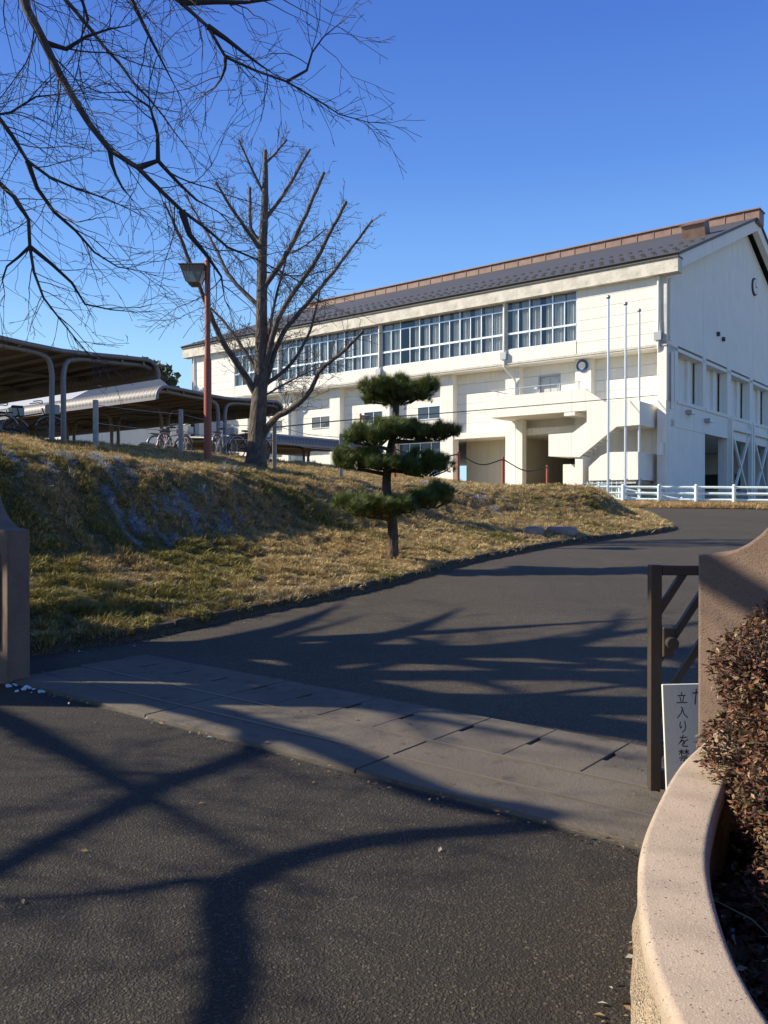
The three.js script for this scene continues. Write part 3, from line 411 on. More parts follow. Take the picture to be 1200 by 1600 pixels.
// low curved granite wall round the planting bed
const bedOuter = [[1.36, 3.36], [1.22, 3.16], [1.03, 2.88], [0.79, 2.43], [0.67, 2.16], [0.59, 1.91], [0.53, 1.64], [0.51, 1.44], [0.52, 1.2], [0.58, 0.92], [0.7, 0.62], [0.88, 0.36], [1.15, 0.12], [1.6, -0.12], [2.4, -0.3]];
{
  const t = thing('planter_wall', 'low curved pinkish granite wall edging the planting bed', 'wall', [0, 0, 0]);
  const c = new THREE.CatmullRomCurve3(bedOuter.map(([x, z]) => V(x, 0, -z)), false, 'centripetal').getPoints(90);
  const prof = (w, y0, y1, r, out) => [[-out, y0], [-out, y1 - r], [-out + r * 0.3, y1 - r * 0.3], [-out + r, y1], [w - r, y1], [w - r * 0.3, y1 - r * 0.3], [w, y1 - r], [w, y0]];
  const sweep = (pr, jig) => { const n = pr.length; const g = gridGeo(c.length - 1, n - 1, (u, v) => { const k = Math.round(u * (c.length - 1)), j = Math.round(v * (n - 1)), a = c[Math.max(0, k - 1)], b = c[Math.min(c.length - 1, k + 1)], d = b.clone().sub(a).normalize(), nx = -d.z, nz = d.x, q = jig ? (fbm(k * 0.35, j * 3.1, 301, 3) - 0.5) * jig : 0; return [c[k].x - nx * (pr[j][0] + q), pr[j][1], c[k].z - nz * (pr[j][0] + q)]; }); const p = g.attributes.position, uv = []; let len = 0; for (let j = 0; j < n; j++) { if (j) len += Math.hypot(pr[j][0] - pr[j - 1][0], pr[j][1] - pr[j - 1][1]); let s = 0; for (let k = 0; k < c.length; k++) { if (k) s += c[k].distanceTo(c[k - 1]); uv.push(s, len); } } g.setAttribute('uv', new THREE.Float32BufferAttribute(uv, 2)); return g.toNonIndexed().index ? g : (() => { const h = g; h.computeVertexNormals(); return h; })(); };
  mesh('coping', sweep(prof(0.17, 0.548, 0.6, 0.02, 0)), M.granite, t);
  mesh('wall_body', sweep([[-0.015, -0.1], [-0.02, 0.1], [0.0, 0.2], [-0.016, 0.3], [0.006, 0.38], [-0.012, 0.45], [0.008, 0.52], [0.018, 0.552], [0.15, 0.552], [0.15, -0.1]].flatMap((p, i, A) => (i < 7 ? [p, [(p[0] + A[i + 1][0]) / 2, (p[1] + A[i + 1][1]) / 2]] : [p])), 0.02), M.graniteRough, t);
  const bed = new THREE.CatmullRomCurve3([...bedOuter.map(([x, z]) => V(x, 0, -z))], false, 'centripetal').getPoints(60);
  const soil = gridGeo(60, 20, (u, v) => { const p = bed[Math.round(u * 60)], x = lerp(p.x + 0.06, 4.2, v), z = lerp(p.z, lerp(p.z, -1.6, 0.35), v) - 0.05 * 0; return [x, 0.3 + 0.06 * v + 0.09 * (fbm(x * 5, z * 5, 305, 3) - 0.5), z]; });
  const s = mesh('planting_soil', soil, std({ color: rgb(0.09, 0.065, 0.045), map: soilMap, bumpMap: soilBump, bumpScale: 0.03, roughness: 1 }), scene); s.userData = { kind: 'structure' };
}
// ---------------------------------------------------------------- kerb along the bank
{
  const t = thing('bank_kerb', 'kerb stones with shade put into their dark colour along the foot of the grassy bank', 'kerb', [0, 0, 0]), R = rngOf(9);
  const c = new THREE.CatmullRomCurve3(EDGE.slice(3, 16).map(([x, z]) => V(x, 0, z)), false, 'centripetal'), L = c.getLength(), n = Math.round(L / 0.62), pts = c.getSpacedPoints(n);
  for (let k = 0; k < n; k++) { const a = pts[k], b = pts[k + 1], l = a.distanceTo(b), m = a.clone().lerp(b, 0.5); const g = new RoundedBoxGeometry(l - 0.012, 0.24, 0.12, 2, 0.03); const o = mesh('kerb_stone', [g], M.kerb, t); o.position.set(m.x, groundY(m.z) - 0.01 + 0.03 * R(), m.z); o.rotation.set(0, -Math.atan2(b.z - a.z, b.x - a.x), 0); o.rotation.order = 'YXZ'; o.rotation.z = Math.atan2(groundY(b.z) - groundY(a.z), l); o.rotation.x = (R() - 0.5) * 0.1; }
}
// ---------------------------------------------------------------- grass
function tuftGeo(blades, h, spread, seed, w = 0.004) {
  const R = rngOf(seed), p = [], idx = []; 
  for (let k = 0; k < blades; k++) {
    const a = R() * 6.28, bx_ = (R() - 0.5) * spread, bz = (R() - 0.5) * spread, ln = h * (0.5 + R()), lean = 0.5 + 1.1 * R(), dx = Math.cos(a), dz = Math.sin(a), s = p.length / 3, ww = w * (0.7 + 0.7 * R());
    p.push(bx_ - dz * ww, 0, bz + dx * ww, bx_ + dz * ww, 0, bz - dx * ww, bx_ + dx * lean * ln * 0.35 - dz * ww * 0.8, ln * 0.6, bz + dz * lean * ln * 0.35 + dx * ww * 0.8, bx_ + dx * lean * ln * 0.35 + dz * ww * 0.8, ln * 0.6, bz + dz * lean * ln * 0.35 - dx * ww * 0.8, bx_ + dx * lean * ln, ln * (1 - 0.25 * lean * R()), bz + dz * lean * ln);
    idx.push(s, s + 1, s + 2, s + 1, s + 3, s + 2, s + 2, s + 3, s + 4);
  }
  const g = new THREE.BufferGeometry(); g.setAttribute('position', new THREE.Float32BufferAttribute(p, 3)); g.setIndex(idx); g.computeVertexNormals(); return g;
}
{
  const R = rngOf(41), lists = [[], [], []], m4 = new THREE.Matrix4(), q = new THREE.Quaternion(), e = new THREE.Euler(), col = new THREE.Color();
  let tries = 0, n = 0;
  while (n < 150000 && tries < 1200000) {
    tries++;
    const d = lerp(7.0, 38, R() ** 1.8), x = lerp(-0.56, 0.4, R()) * d, z = -d; if (x > 11) continue;
    const sd = inside(x, z); if (sd < -0.03 || sd > 11 || wallDist(x, z) < 0.15) continue;
    const cl = fbm(x * 5.5, z * 5.5, 251, 2); if (cl < 0.36 && R() < 0.75) continue; const sc = (0.6 + 0.5 * R()) * (1 + d * 0.018) * lerp(0.6, 1.5, sstep(cl, 0.35, 0.7)), y = bankY(x, z, sd);
    e.set((R() - 0.5) * 0.7, R() * 6.28, (R() - 0.5) * 0.7); q.setFromEuler(e); m4.compose(V(x, y - 0.012, z), q, V(sc, sc * (0.6 + 0.6 * R()), sc));
    const fr = frostAt(x, z, sd) > 0.25 + 0.6 * R() ? 1 : 0, gn = greenAt(x, z, sd) > R() ? 1 : 0, t = R();
    if (fr) col.setRGB(0.28 + 0.24 * t, 0.3 + 0.25 * t, 0.32 + 0.28 * t); else if (gn) col.setRGB(lerp(0.16, 0.42, t), lerp(0.15, 0.34, t), lerp(0.035, 0.09, t)); else col.setRGB(lerp(0.32, 0.74, t), lerp(0.235, 0.56, t), lerp(0.095, 0.27, t));
    lists[n % 3].push([m4.clone(), col.clone()]); n++;
  }
  lists.forEach((l, k) => { const o = instanced('grass', tuftGeo(12, 0.04, 0.085, 60 + k), M.blade, l, scene); o.userData = { kind: 'stuff', label: 'short dry straw coloured grass with frost on the bank', category: 'grass' }; });
  // verge in front of the guard rail
  const vg = gridGeo(60, 8, (u, v) => { const x = lerp(8.5, 24, u), z = lerp(-37.6, -42.5, v) + (x - 14) * 0.3 + 0.4 * (fbm(x, 3, 9, 2) - 0.5); return [x, groundY(z) + 0.01 + 0.03 * Math.sin(Math.PI * v) + 0.04 * fbm(x * 2, z * 2, 7, 2), z]; });
  setting('verge', vg, std({ color: rgb(0.42, 0.3, 0.16), map: soilMap, roughness: 1 }));
  const l2 = []; for (let k = 0; k < 9000; k++) { const x = lerp(8.6, 23, R()), v = R(), z = lerp(-37.7, -42, v) + (x - 14) * 0.3; e.set((R() - 0.5) * 0.6, R() * 6.28, (R() - 0.5) * 0.6); q.setFromEuler(e); const sc = 1.1 + 1.4 * R(); m4.compose(V(x, groundY(z) + 0.03 + 0.03 * Math.sin(Math.PI * v), z), q, V(sc, sc, sc)); const t = R(); l2.push([m4.clone(), rgb(lerp(0.36, 0.7, t), lerp(0.25, 0.48, t), lerp(0.1, 0.22, t))]); }
  instanced('verge_grass', tuftGeo(9, 0.075, 0.09, 66), M.blade, l2, scene).userData = { kind: 'stuff', label: 'tall dry grass along the foot of the guard rail', category: 'grass' };
}
// ---------------------------------------------------------------- guard rails
function railing(name, label, a, b, h, nRails, posts, r, m, slope = true, group) {
  const A = V(a[0], a[1], a[2]), B = V(b[0], b[1], b[2]), t = thing(name, label, 'railing', [a[0], a[1], a[2]], 0, group), D = B.clone().sub(A);
  for (let k = 0; k <= posts; k++) { const p = D.clone().multiplyScalar(k / posts); mesh('post', [cyl(r * 1.35, r * 1.35, h + 0.05, p.x, 0 + p.y, p.z, 10).translate(0, -0.0, 0), new THREE.SphereGeometry(r * 1.35, 10, 6).translate(p.x, p.y + h + 0.05, p.z)], m, t); }
  for (let k = 0; k < nRails; k++) { const y = h * (1 - k / nRails) - 0.02, off = D.clone().setY(0).normalize(), nx = off.z * r * 2.2, nz = -off.x * r * 2.2; mesh('rail', tube([[nx, y, nz], [D.x + nx, D.y + y, D.z + nz]], r, 8), m, t); }
  return t;
}
railing('guard_rail', 'pale three-bar guard rail along the dry grass verge before the gable', [10.4, 1.62, -42.1], [18.6, 1.52, -39.5], 0.92, 3, 5, 0.065, M.rail);
railing('ramp_rail', 'pale two-bar rail sloping down behind the verge guard rail', [11.3, 1.95, -43.4], [16.3, 0.95, -42.2], 0.75, 2, 5, 0.05, M.rail);
railing('stair_rail', 'thin white picket railing at the foot of the outside stairs', [10.0, 1.75, -41.6], [12.6, 1.8, -43.0], 0.95, 4, 9, 0.018, M.rail);
// ---------------------------------------------------------------- cycle sheds
function shedRoof(len, half) {
  const pr = []; for (const s of [-1, 1]) { const arr = []; for (let k = 0; k <= 7; k++) { const q = k / 7 * Math.PI * 0.56; arr.push([s * (half - 0.34 + 0.34 * Math.sin(q)), 2.16 - 0.34 * (1 - Math.cos(q))]); } const side = [[s * 0.01, 2.05], [s * half * 0.3, 2.08], [s * half * 0.6, 2.13], ...arr]; if (s < 0) pr.push(...side.reverse()); else pr.push(...side); }
  const n = Math.round(len / 0.05); const g = gridGeo(n, pr.length - 1, (u, v) => { const j = Math.round(v * (pr.length - 1)), k = Math.round(u * n), a = pr[Math.max(0, j - 1)], b = pr[Math.min(pr.length - 1, j + 1)], l = Math.hypot(b[0] - a[0], b[1] - a[1]), q = [0, 0, 1, 1][k % 4] * 0.028; return [-u * len, pr[j][1] + q * (b[0] - a[0]) / l, -(pr[j][0] - q * (b[1] - a[1]) / l)]; });
  return { g, pr };
}
function shed(label, [x, y, z], len, half, turn = YAW) {
  const t = thing('cycle_shed', label, 'shed', [x, y, z], turn, undefined), { g, pr } = shedRoof(len, half);
  mesh('roof_sheet', g, M.shedRoof, t);
  for (const xx of [0.03, -len - 0.03]) mesh('end_trim', tube(pr.map(([k, h]) => [xx, h - 0.02, -k]), 0.055, 6), M.shedPaint, t);
  for (let q = 0.12; q <= len; q += (len - 0.24) / Math.round(len / 3.2)) for (const s of [-1, 1]) { const o = mesh('post', tube(smooth([[-q, -0.3, s * -0.14], [-q, 1.0, s * -0.14], [-q, 1.6, s * -0.15], [-q, 1.84, -s * 0.24], [-q, 1.93, -s * 0.5], [-q, 1.97, -s * half * 0.5], [-q, 2.02, -s * (half - 0.35)], [-q, 1.97, -s * (half - 0.12)]], 26), 0.062, 8), M.shedPaint, t); }
  for (const k of [0.3, 0.95, 1.6, 2.2]) for (const s of [-1, 1]) if (k < half) mesh('purlin', [box(len, 0.07, 0.05, -len / 2, 2.02 + 0.012 * k, -s * k)], M.shedPaint, t);
  for (const s of [-1, 1]) mesh('gutter', [box(len, 0.09, 0.06, -len / 2, 1.76, -s * (half + 0.005))], M.shedPaint, t);
  return t;
}
shed('grey double cycle shed on the bank whose dark underside faces the road', [-7.24, 2.96, -18.5], 22, 2.6);
shed('cycle shed with a sunlit white corrugated roof edge behind the red lamp post', [-5.17, 2.98, -26.7], 24, 2.62);
shed('low dark roofed cycle shed farther back between the bare tree and gymnasium', [-1.96, 2.35, -40.7], 8, 2.4, YAW + Math.PI / 2);
shed('long far cycle shed seen under the roofs of the nearer sheds', [-10.5, 2.5, -42.5], 26, 2.6, YAW);
// white fence posts with wires along the crest, and the brown posts with a hanging rope
{
  const pts = [[-6.3, -18.0], [-3.05, -22.3], [-1.25, -24.6]], t = thing('wire_fence', 'white concrete fence posts strung with thin wires along the bank crest', 'fence', [-6.3, 2.75, -18.0]);
  [[[-6.28,2.71,-18.0], 1.12], [[-5.04,2.72,-20.5], 1.2], [[-2.85,2.67,-21.5], 1.05], [[-1.17,2.49,-22.5], 1.0]].forEach(([[x, y, z], h], i, A) => { mesh('post', [rbx(x + 6.3 - 0.05, x + 6.3 + 0.05, y - 2.75 - 0.4, y - 2.75 + h, z + 18 - 0.05, z + 18 + 0.05, 0.012)], M.concrete, t); if (i) { const [[px, py, pz], ph] = A[i - 1]; for (const f of [0.55, 0.9]) mesh('wire', tube(smooth([[px + 6.3, py - 2.75 + ph * f, pz + 18], [(px + x) / 2 + 6.3, (py + y) / 2 - 2.75 + h * f - 0.05, (pz + z) / 2 + 18], [x + 6.3, y - 2.75 + h * f, z + 18]], 8), 0.008, 4), M.steel, t); } });
}
{
  const pts = [[0.34,2.51,-26.0], [2.47,2.44,-27.5], [4.18,2.35,-29.0], [6.13,2.17,-31.0]], o = pts[0], t = thing('rope_fence', 'short brown posts with a dark hanging rope on the crest before the gymnasium', 'fence', [o[0], o[1], o[2]]);
  pts.forEach((p, i) => { const q = p.map((v, k) => v - o[k]); mesh('post', [cyl(0.055, 0.05, 1.05, q[0], q[1] - 0.15, q[2], 8)], M.rust, t); if (i) { const r = pts[i - 1].map((v, k) => v - o[k]); mesh('rope', tube(smooth([[r[0], r[1] + 0.82, r[2]], [(r[0] + q[0]) / 2, (r[1] + q[1]) / 2 + 0.55, (r[2] + q[2]) / 2], [q[0], q[1] + 0.82, q[2]]], 12), 0.022, 6), M.dark, t); } });
}
// ---------------------------------------------------------------- lamps
function lamp(label, [x, y, z], h, arm, turn) {
  const t = thing('street_lamp', label, 'lamp', [x, y, z], turn), k = h / 4.6;
  mesh('lower_pole', tube([[0, -0.4, 0], [0, h * 0.48, 0], [0, h * 0.5, 0]], (u) => 0.092 * k * (u > 0.9 ? 0.85 : 1), 14), M.rust, t);
  mesh('upper_pole', tube([[0, h * 0.48, 0], [0, h, 0]], 0.068 * k, 14), M.rust, t); mesh('pole_cap', [new THREE.SphereGeometry(0.075 * k, 12, 8).translate(0, h, 0)], M.rust, t);
  mesh('arm', [rbx(-0.62 * k, 0.05, h - 0.09 * k, h - 0.045 * k, -0.02, 0.02, 0.005)], M.rust, t);
  const cx = -0.32 * k, top = h - 0.12 * k, pts = [[0.3, 0], [0.17, -0.34], [0.1, -0.4]], fr = std({ color: rgb(0.17, 0.13, 0.1), roughness: 0.6 });
  const lant = mesh('lantern_hood', [new THREE.CylinderGeometry(0.1 * k, 0.45 * k, 0.08 * k, 4, 1).rotateY(Math.PI / 4).translate(cx, top + 0.02 * k, 0)], fr, t);
  for (let s = 0; s < 4; s++) { const a0 = s * Math.PI / 2 + Math.PI / 4, a1 = a0 + Math.PI / 2, c = (a, r, yy) => V(cx + Math.cos(a) * r * k * 1.35, top - yy * k, Math.sin(a) * r * k * 1.35); mesh('lantern_rib', tube([c(a0, 0.29, 0.02), c(a0, 0.16, 0.4)], 0.014 * k, 6), fr, lant); const A = c(a0, 0.28, 0.03), B = c(a1, 0.28, 0.03), C = c(a1, 0.155, 0.4), D = c(a0, 0.155, 0.4); const g = new THREE.BufferGeometry(); g.setAttribute('position', new THREE.Float32BufferAttribute([A, B, C, A, C, D].flatMap((v) => v.toArray()), 3)); g.setAttribute('uv', new THREE.Float32BufferAttribute(new Array(12).fill(0), 2)); g.computeVertexNormals(); mesh('lantern_pane', g, new THREE.MeshPhysicalMaterial({ color: rgb(0.5, 0.5, 0.46), roughness: 0.4, transmission: 0.7, thickness: 0 }), lant); }
  mesh('lantern_base', [new THREE.CylinderGeometry(0.2 * k, 0.1 * k, 0.08 * k, 4).rotateY(Math.PI / 4).translate(cx, top - 0.44 * k, 0)], fr, lant);
  return t;
}
lamp('rust red street lamp with a square lantern standing beside the bare tree', [-4.16,2.71,-19.5], 4.58, 1, 0);
lamp('far rust red street lamp glimpsed beside the topmost pads of the pine', [-0.95, 2.5, -33.5], 2.75, 1, Math.PI);
{ // fallen leaves and grit along the kerb, the drain and the wall foot
  const R = rngOf(951), list = [], m4 = new THREE.Matrix4(), q = new THREE.Quaternion(), e = new THREE.Euler();
  const put = (x, z, up = 0) => { e.set((R() - 0.5) * 0.9, R() * 6.28, (R() - 0.5) * 0.9); q.setFromEuler(e); const sc = 0.35 + 0.6 * R(); m4.compose(V(x, groundY(z) + 0.008 + up, z), q, V(sc, sc, sc)); const t = R(); list.push([m4.clone(), R() < 0.15 ? rgb(0.5, 0.45, 0.38) : rgb(lerp(0.12, 0.36, t), lerp(0.07, 0.24, t), lerp(0.035, 0.11, t))]); };
  for (let k = 0; k < 900; k++) { const p = edgeCurve[62 + Math.floor(R() * 110)], r = 0.06 + 0.35 * R() ** 2.5; put(p.x + r * 0.8, p.z + r * 0.6); }
  for (let k = 0; k < 120; k++) { const p = grid(lerp(-6.6, -1.3, R()), 0, -3.47 + 0.12 * R() ** 2 + (R() < 0.3 ? -1.6 * R() : 0)); put(p[0], p[2], 0.028); }
  for (let k = 0; k < 45; k++) put(lerp(-3, 2.5, R()), lerp(-2, -9, R()));
  for (let k = 0; k < 220; k++) { const u = R() * 8, a = bedOuter[Math.floor(u) + 2], b = bedOuter[Math.floor(u) + 3], f = u % 1; put(lerp(a[0], b[0], f) - 0.035 - 0.12 * R() ** 2, -lerp(a[1], b[1], f)); }
  const g = new THREE.BufferGeometry(); g.setAttribute('position', new THREE.Float32BufferAttribute([0, 0, -0.02, 0.011, 0.005, 0, 0, 0.002, 0.022, -0.011, 0.006, 0, 0, -0.001, 0], 3)); g.setIndex([0, 1, 4, 1, 2, 4, 2, 3, 4, 3, 0, 4]); g.computeVertexNormals();
  instanced('fallen_leaves', g, M.leaf, list, scene).userData = { kind: 'stuff', label: 'small fallen leaves strewn along the kerb and drain', category: 'leaves' };
}
{ const c = mesh('service_cable', tube(smooth([[-3.43,4.0,-26.0], [-0.96,4.79,-31.0], [2.79,5.6,-36.0], [8.26,6.59,-41.0], [15.97,7.8,-46.2]], 30), 0.022, 5), M.dark, scene); tag(c, 'thin dark service cable strung across the front of the gymnasium', 'cable'); }
// ---------------------------------------------------------------- bare trees
const UP = V(0, 1, 0);
function sprig(T, R, p, d, len, r, o, depth) {                                     // a twig that zigzags, tapers and forks
  const n = Math.max(o.segs ?? 4, Math.round(len / o.step)), pts = [p.clone()], dir = d.clone().normalize(); let q = p.clone();
  for (let k = 0; k < n; k++) { dir.add(V((R() - 0.5) * o.wander, (R() - 0.5) * o.wander + o.lift, (R() - 0.5) * o.wander)).normalize(); q = q.clone().addScaledVector(dir, len / n); pts.push(q); }
  T.add(pts, (u) => Math.max(o.rmin, r * (1 - 0.75 * u)), r > 0.02 ? 6 : r > 0.008 ? 4 : 3);
  if (depth <= 0) return;
  const kids = Math.max(1, Math.round(len * o.density * (0.7 + 0.6 * R())));
  for (let k = 0; k < kids; k++) {
    const u = 0.12 + 0.86 * (k + R()) / kids, i = Math.min(n - 1, Math.floor(u * n)), at = pts[i].clone().lerp(pts[i + 1], u * n - i), tan = pts[i + 1].clone().sub(pts[i]).normalize();
    const side = V(R() - 0.5, R() - 0.5, R() - 0.5).cross(tan).normalize(), ang = o.angle * (0.6 + 0.7 * R()), nd = tan.multiplyScalar(Math.cos(ang)).addScaledVector(side, Math.sin(ang));
    sprig(T, R, at, nd, len * (1 - 0.55 * u) * (0.35 + 0.4 * R()), Math.max(o.rmin, r * (1 - 0.75 * u) * 0.6), o, depth - 1);
  }
}
function limb(tree, name, T, R, pts0, r0, r1, o, m, seg = 9) {
  const known = (tree.userData.path ??= []); let pts = pts0.map((p) => (p.isVector3 ? p : V(...p)));
  if (name === 'branch' && known.length) { const near = known.reduce((a, b) => (b.distanceTo(pts[0]) < a.distanceTo(pts[0]) ? b : a)); pts = [near, ...(near.distanceTo(pts[0]) < 0.08 ? pts.slice(1) : pts)]; }                       // a modelled limb; its twigs go to the collector T
  const c = new THREE.CatmullRomCurve3(pts.map((p) => (p.isVector3 ? p : V(...p))), false, 'centripetal'), L = c.getLength(), n = Math.max(4, Math.round(L / 0.22)), P = c.getSpacedPoints(n);
  for (let k = 1; k < n; k++) P[k].add(V(R() - 0.5, R() - 0.5, R() - 0.5).multiplyScalar(0.022 * Math.min(1, r0 * 14)));
  known.push(...P); mesh(name, new Tubes().add(P, (u) => lerp(r0, o.tip ?? r1, u ** 0.85), seg).geo(), m, tree);
  if (o.tip) for (let k = 0; k < 3; k++) sprig(T, R, P[n], P[n].clone().sub(P[n - 2]).normalize().add(V(R() - 0.5, R() - 0.5, R() - 0.5).multiplyScalar(0.9)), 0.25 + 0.4 * R(), o.tip, o, 1);
  const kids = Math.round(L * o.limbDensity);
  for (let k = 0; k < kids; k++) {
    const u = o.from + (1 - o.from) * (k + R()) / kids, i = Math.min(n - 1, Math.floor(u * n)), at = P[i].clone().lerp(P[i + 1], u * n - i), tan = P[i + 1].clone().sub(P[i]).normalize();
    const side = V(R() - 0.5, R() - 0.5, R() - 0.5).cross(tan).normalize(), ang = o.angle * (0.7 + 0.6 * R()), nd = tan.clone().multiplyScalar(Math.cos(ang)).addScaledVector(side, Math.sin(ang)); if (o.flat) { nd.y *= o.flat; nd.normalize(); }
    const ln = o.twig * (0.3 + 1.0 * R()) * (1 - (o.fade ?? 0.45) * u); sprig(T, R, at, nd, ln, Math.min(lerp(r0, r1, u) * 0.45, o.rmin + (o.fat ?? 0.0062) * ln), o, o.depth);
  }
  return P;
}
const inTree = (o, list) => list.map((p) => V(p[0] - o[0], p[1] - o[1], p[2] - o[2]));
{ // big street tree whose trunk stands left of the gate; its limbs hang into view
  const o = [-7.1, 0, -6.7], t = thing('zelkova_tree', 'bare spreading tree beside the gate whose long dark limbs hang overhead', 'tree', o), R = rngOf(501), T = new Tubes();
  const W = (l) => inTree(o, l);
  const op = { step: 0.09, wander: 0.46, lift: -0.01, density: 4.4, angle: 0.72, rmin: 0.002, fat: 0.0046, tip: 0.003, limbDensity: 9, from: 0.22, twig: 1.1, depth: 2, flat: 0.8 };
  mesh('trunk', new Tubes().add(smooth(W([[-7.1, -0.3, -6.7], [-7.08, 0.4, -6.7], [-7.1, 2, -6.72], [-7.0, 3.6, -6.6], [-6.95, 5, -6.5], [-6.9, 6.4, -6.4]]), 24), (u) => lerp(0.44, 0.3, u ** 0.7) + (u < 0.08 ? (0.08 - u) * 2 : 0), 16).geo(), M.bark, t);
  const F1 = [-6.95, 5.0, -6.5], F2 = [-6.9, 6.35, -6.4], F3 = [-7.05, 3.4, -6.6];
  limb(t, 'limb', T, R, W([F2, [-5.6, 7.6, -6.3], [-4.0, 7.5, -6.2], [-3.1, 6.3, -6.1], [-2.71,5.6,-6.0], [-2.6,5.14,-6.0], [-2.46,4.84,-6.05], [-2.28,4.51,-6.1], [-2.1,4.2,-6.15], [-1.87,4.07,-6.25], [-1.66,3.87,-6.35], [-1.44,3.72,-6.5], [-1.28,3.58,-6.6], [-0.99,3.5,-6.75], [-0.7,3.38,-6.9]]), 0.11, 0.008, { ...op, from: 0.45 }, M.bark);
  limb(t, 'branch', T, R, W([[-1.62,3.84,-6.37], [-1.57,3.7,-6.42], [-1.41,3.5,-6.5], [-1.3,3.35,-6.6], [-1.27,3.15,-6.6]]), 0.03, 0.007, op, M.barkFine);
  limb(t, 'branch', T, R, W([[-2.03,4.18,-6.2], [-2.03,4.05,-6.2], [-1.97,3.91,-6.2], [-1.91,3.83,-6.25]]), 0.02, 0.008, { ...op, limbDensity: 1 }, M.barkFine);
  limb(t, 'branch', T, R, W([[-1.85,4.08,-6.3], [-1.76,4.16,-6.3], [-1.65,4.04,-6.35], [-1.54,3.97,-6.4], [-1.45,3.89,-6.5], [-1.33,3.86,-6.6]]), 0.026, 0.006, op, M.barkFine);
  limb(t, 'branch', T, R, W([[-1.76,4.16,-6.3], [-1.72,4.32,-6.3], [-1.75,4.49,-6.25], [-1.85,4.59,-6.2], [-2.08,4.55,-6.1]]), 0.018, 0.005, op, M.barkFine);
  limb(t, 'branch', T, R, W([[-2.42,4.84,-6.1], [-2.24,4.98,-6.15], [-2.09,5.07,-6.2], [-1.93,5.16,-6.3]]), 0.022, 0.006, op, M.barkFine);
  limb(t, 'branch', T, R, W([[-2.27,5.37,-6.0], [-2.21,5.17,-6.05], [-2.18,5.1,-6.1], [-2.2,4.96,-6.1], [-2.26,4.88,-6.1]]), 0.034, 0.012, op, M.barkFine);
  limb(t, 'limb', T, R, W([F2, [-5.2, 8.2, -6.0], [-3.2, 8.3, -5.8], [-1.9, 6.4, -5.6], [-1.56,5.05,-5.6], [-1.32,4.91,-5.65], [-1.22,4.81,-5.7], [-1.09,4.65,-5.8], [-0.85,4.59,-5.9], [-0.63,4.53,-6.0], [-0.4,4.44,-6.1], [-0.29,4.39,-6.15], [-0.12,4.38,-6.2]]), 0.085, 0.005, { ...op, from: 0.55, fade: 0.75 }, M.bark);
  limb(t, 'branch', T, R, W([[-1.31,4.91,-5.65], [-1.24,4.98,-5.7], [-1.03,5.03,-5.8], [-0.8,5.11,-5.9], [-0.6,5.24,-6.0]]), 0.024, 0.006, op, M.barkFine);
  limb(t, 'branch', T, R, W([[-1.17,4.77,-5.7], [-1.06,4.74,-5.8], [-0.93,4.66,-5.85], [-0.79,4.63,-6.0]]), 0.022, 0.008, op, M.barkFine);
  limb(t, 'branch', T, R, W([[-1.09,4.66,-5.8], [-1.12,4.54,-5.8], [-1.18,4.48,-5.85], [-1.27,4.45,-5.9]]), 0.014, 0.005, op, M.barkFine);
  limb(t, 'branch', T, R, W([[-0.73,4.58,-5.9], [-0.57,4.65,-6.0], [-0.51,4.89,-6.1], [-0.34,5.11,-6.2]]), 0.012, 0.005, op, M.barkFine);
  limb(t, 'branch', T, R, W([[-1.85,5.26,-5.9], [-1.77,5.05,-5.9], [-1.72,4.95,-5.95], [-1.65,4.81,-6.0], [-1.57,4.66,-6.0], [-1.53,4.58,-6.1]]), 0.032, 0.006, { ...op, limbDensity: 3 }, M.barkFine);
  limb(t, 'limb', T, R, W([F1, [-5.6, 5.6, -6.5], [-4.2, 5.1, -6.6], [-3.27,4.83,-6.7], [-3.09,4.6,-6.7], [-2.97,4.42,-6.7], [-2.83,4.24,-6.75], [-2.58,4.14,-6.8], [-2.35,4.08,-6.9], [-2.14,4.01,-7.0]]), 0.085, 0.006, { ...op, from: 0.35 }, M.bark);
  limb(t, 'branch', T, R, W([[-2.85,4.28,-6.75], [-2.83,4.09,-6.8], [-2.7,3.91,-6.85], [-2.51,3.75,-6.9], [-2.36,3.57,-7.0], [-2.06,3.52,-7.1]]), 0.022, 0.005, op, M.barkFine);
  limb(t, 'limb', T, R, W([F1, [-5.8, 4.9, -6.9], [-4.6, 4.5, -7.1], [-3.49,4.44,-7.2], [-3.29,4.26,-7.2], [-3.1,4.06,-7.2], [-3.1,3.7,-7.25], [-3.04,3.44,-7.3], [-2.89,3.16,-7.35], [-2.7,2.92,-7.4], [-2.61,2.83,-7.4]]), 0.07, 0.006, { ...op, from: 0.4 }, M.bark);
  limb(t, 'branch', T, R, W([[-3.1,3.71,-7.25], [-2.94,3.65,-7.3], [-2.8,3.55,-7.35], [-2.74,3.35,-7.4], [-2.53,3.3,-7.5], [-2.27,3.29,-7.6]]), 0.02, 0.005, op, M.barkFine);
  limb(t, 'branch', T, R, W([[-3.11,3.73,-7.25], [-3.26,3.64,-7.25], [-3.32,3.55,-7.2], [-3.3,3.35,-7.2]]), 0.016, 0.005, op, M.barkFine);
  limb(t, 'limb', T, R, W([F1, [-5.6, 5.2, -6.2], [-4.0, 4.75, -6.2], [-3.08,4.51,-6.4], [-2.88,4.56,-6.4], [-2.74,4.64,-6.4], [-2.6,4.71,-6.4], [-2.52,4.73,-6.5], [-2.32,4.79,-6.5]]), 0.055, 0.006, { ...op, from: 0.4 }, M.bark);
  limb(t, 'limb', T, R, W([F2, [-6.2, 7.6, -6.4], [-5.0, 8.0, -7.4], [-3.9, 7.4, -8.6], [-2.9, 6.4, -9.4], [-2.2, 5.6, -9.9]]), 0.09, 0.008, { ...op, from: 0.3 }, M.bark);
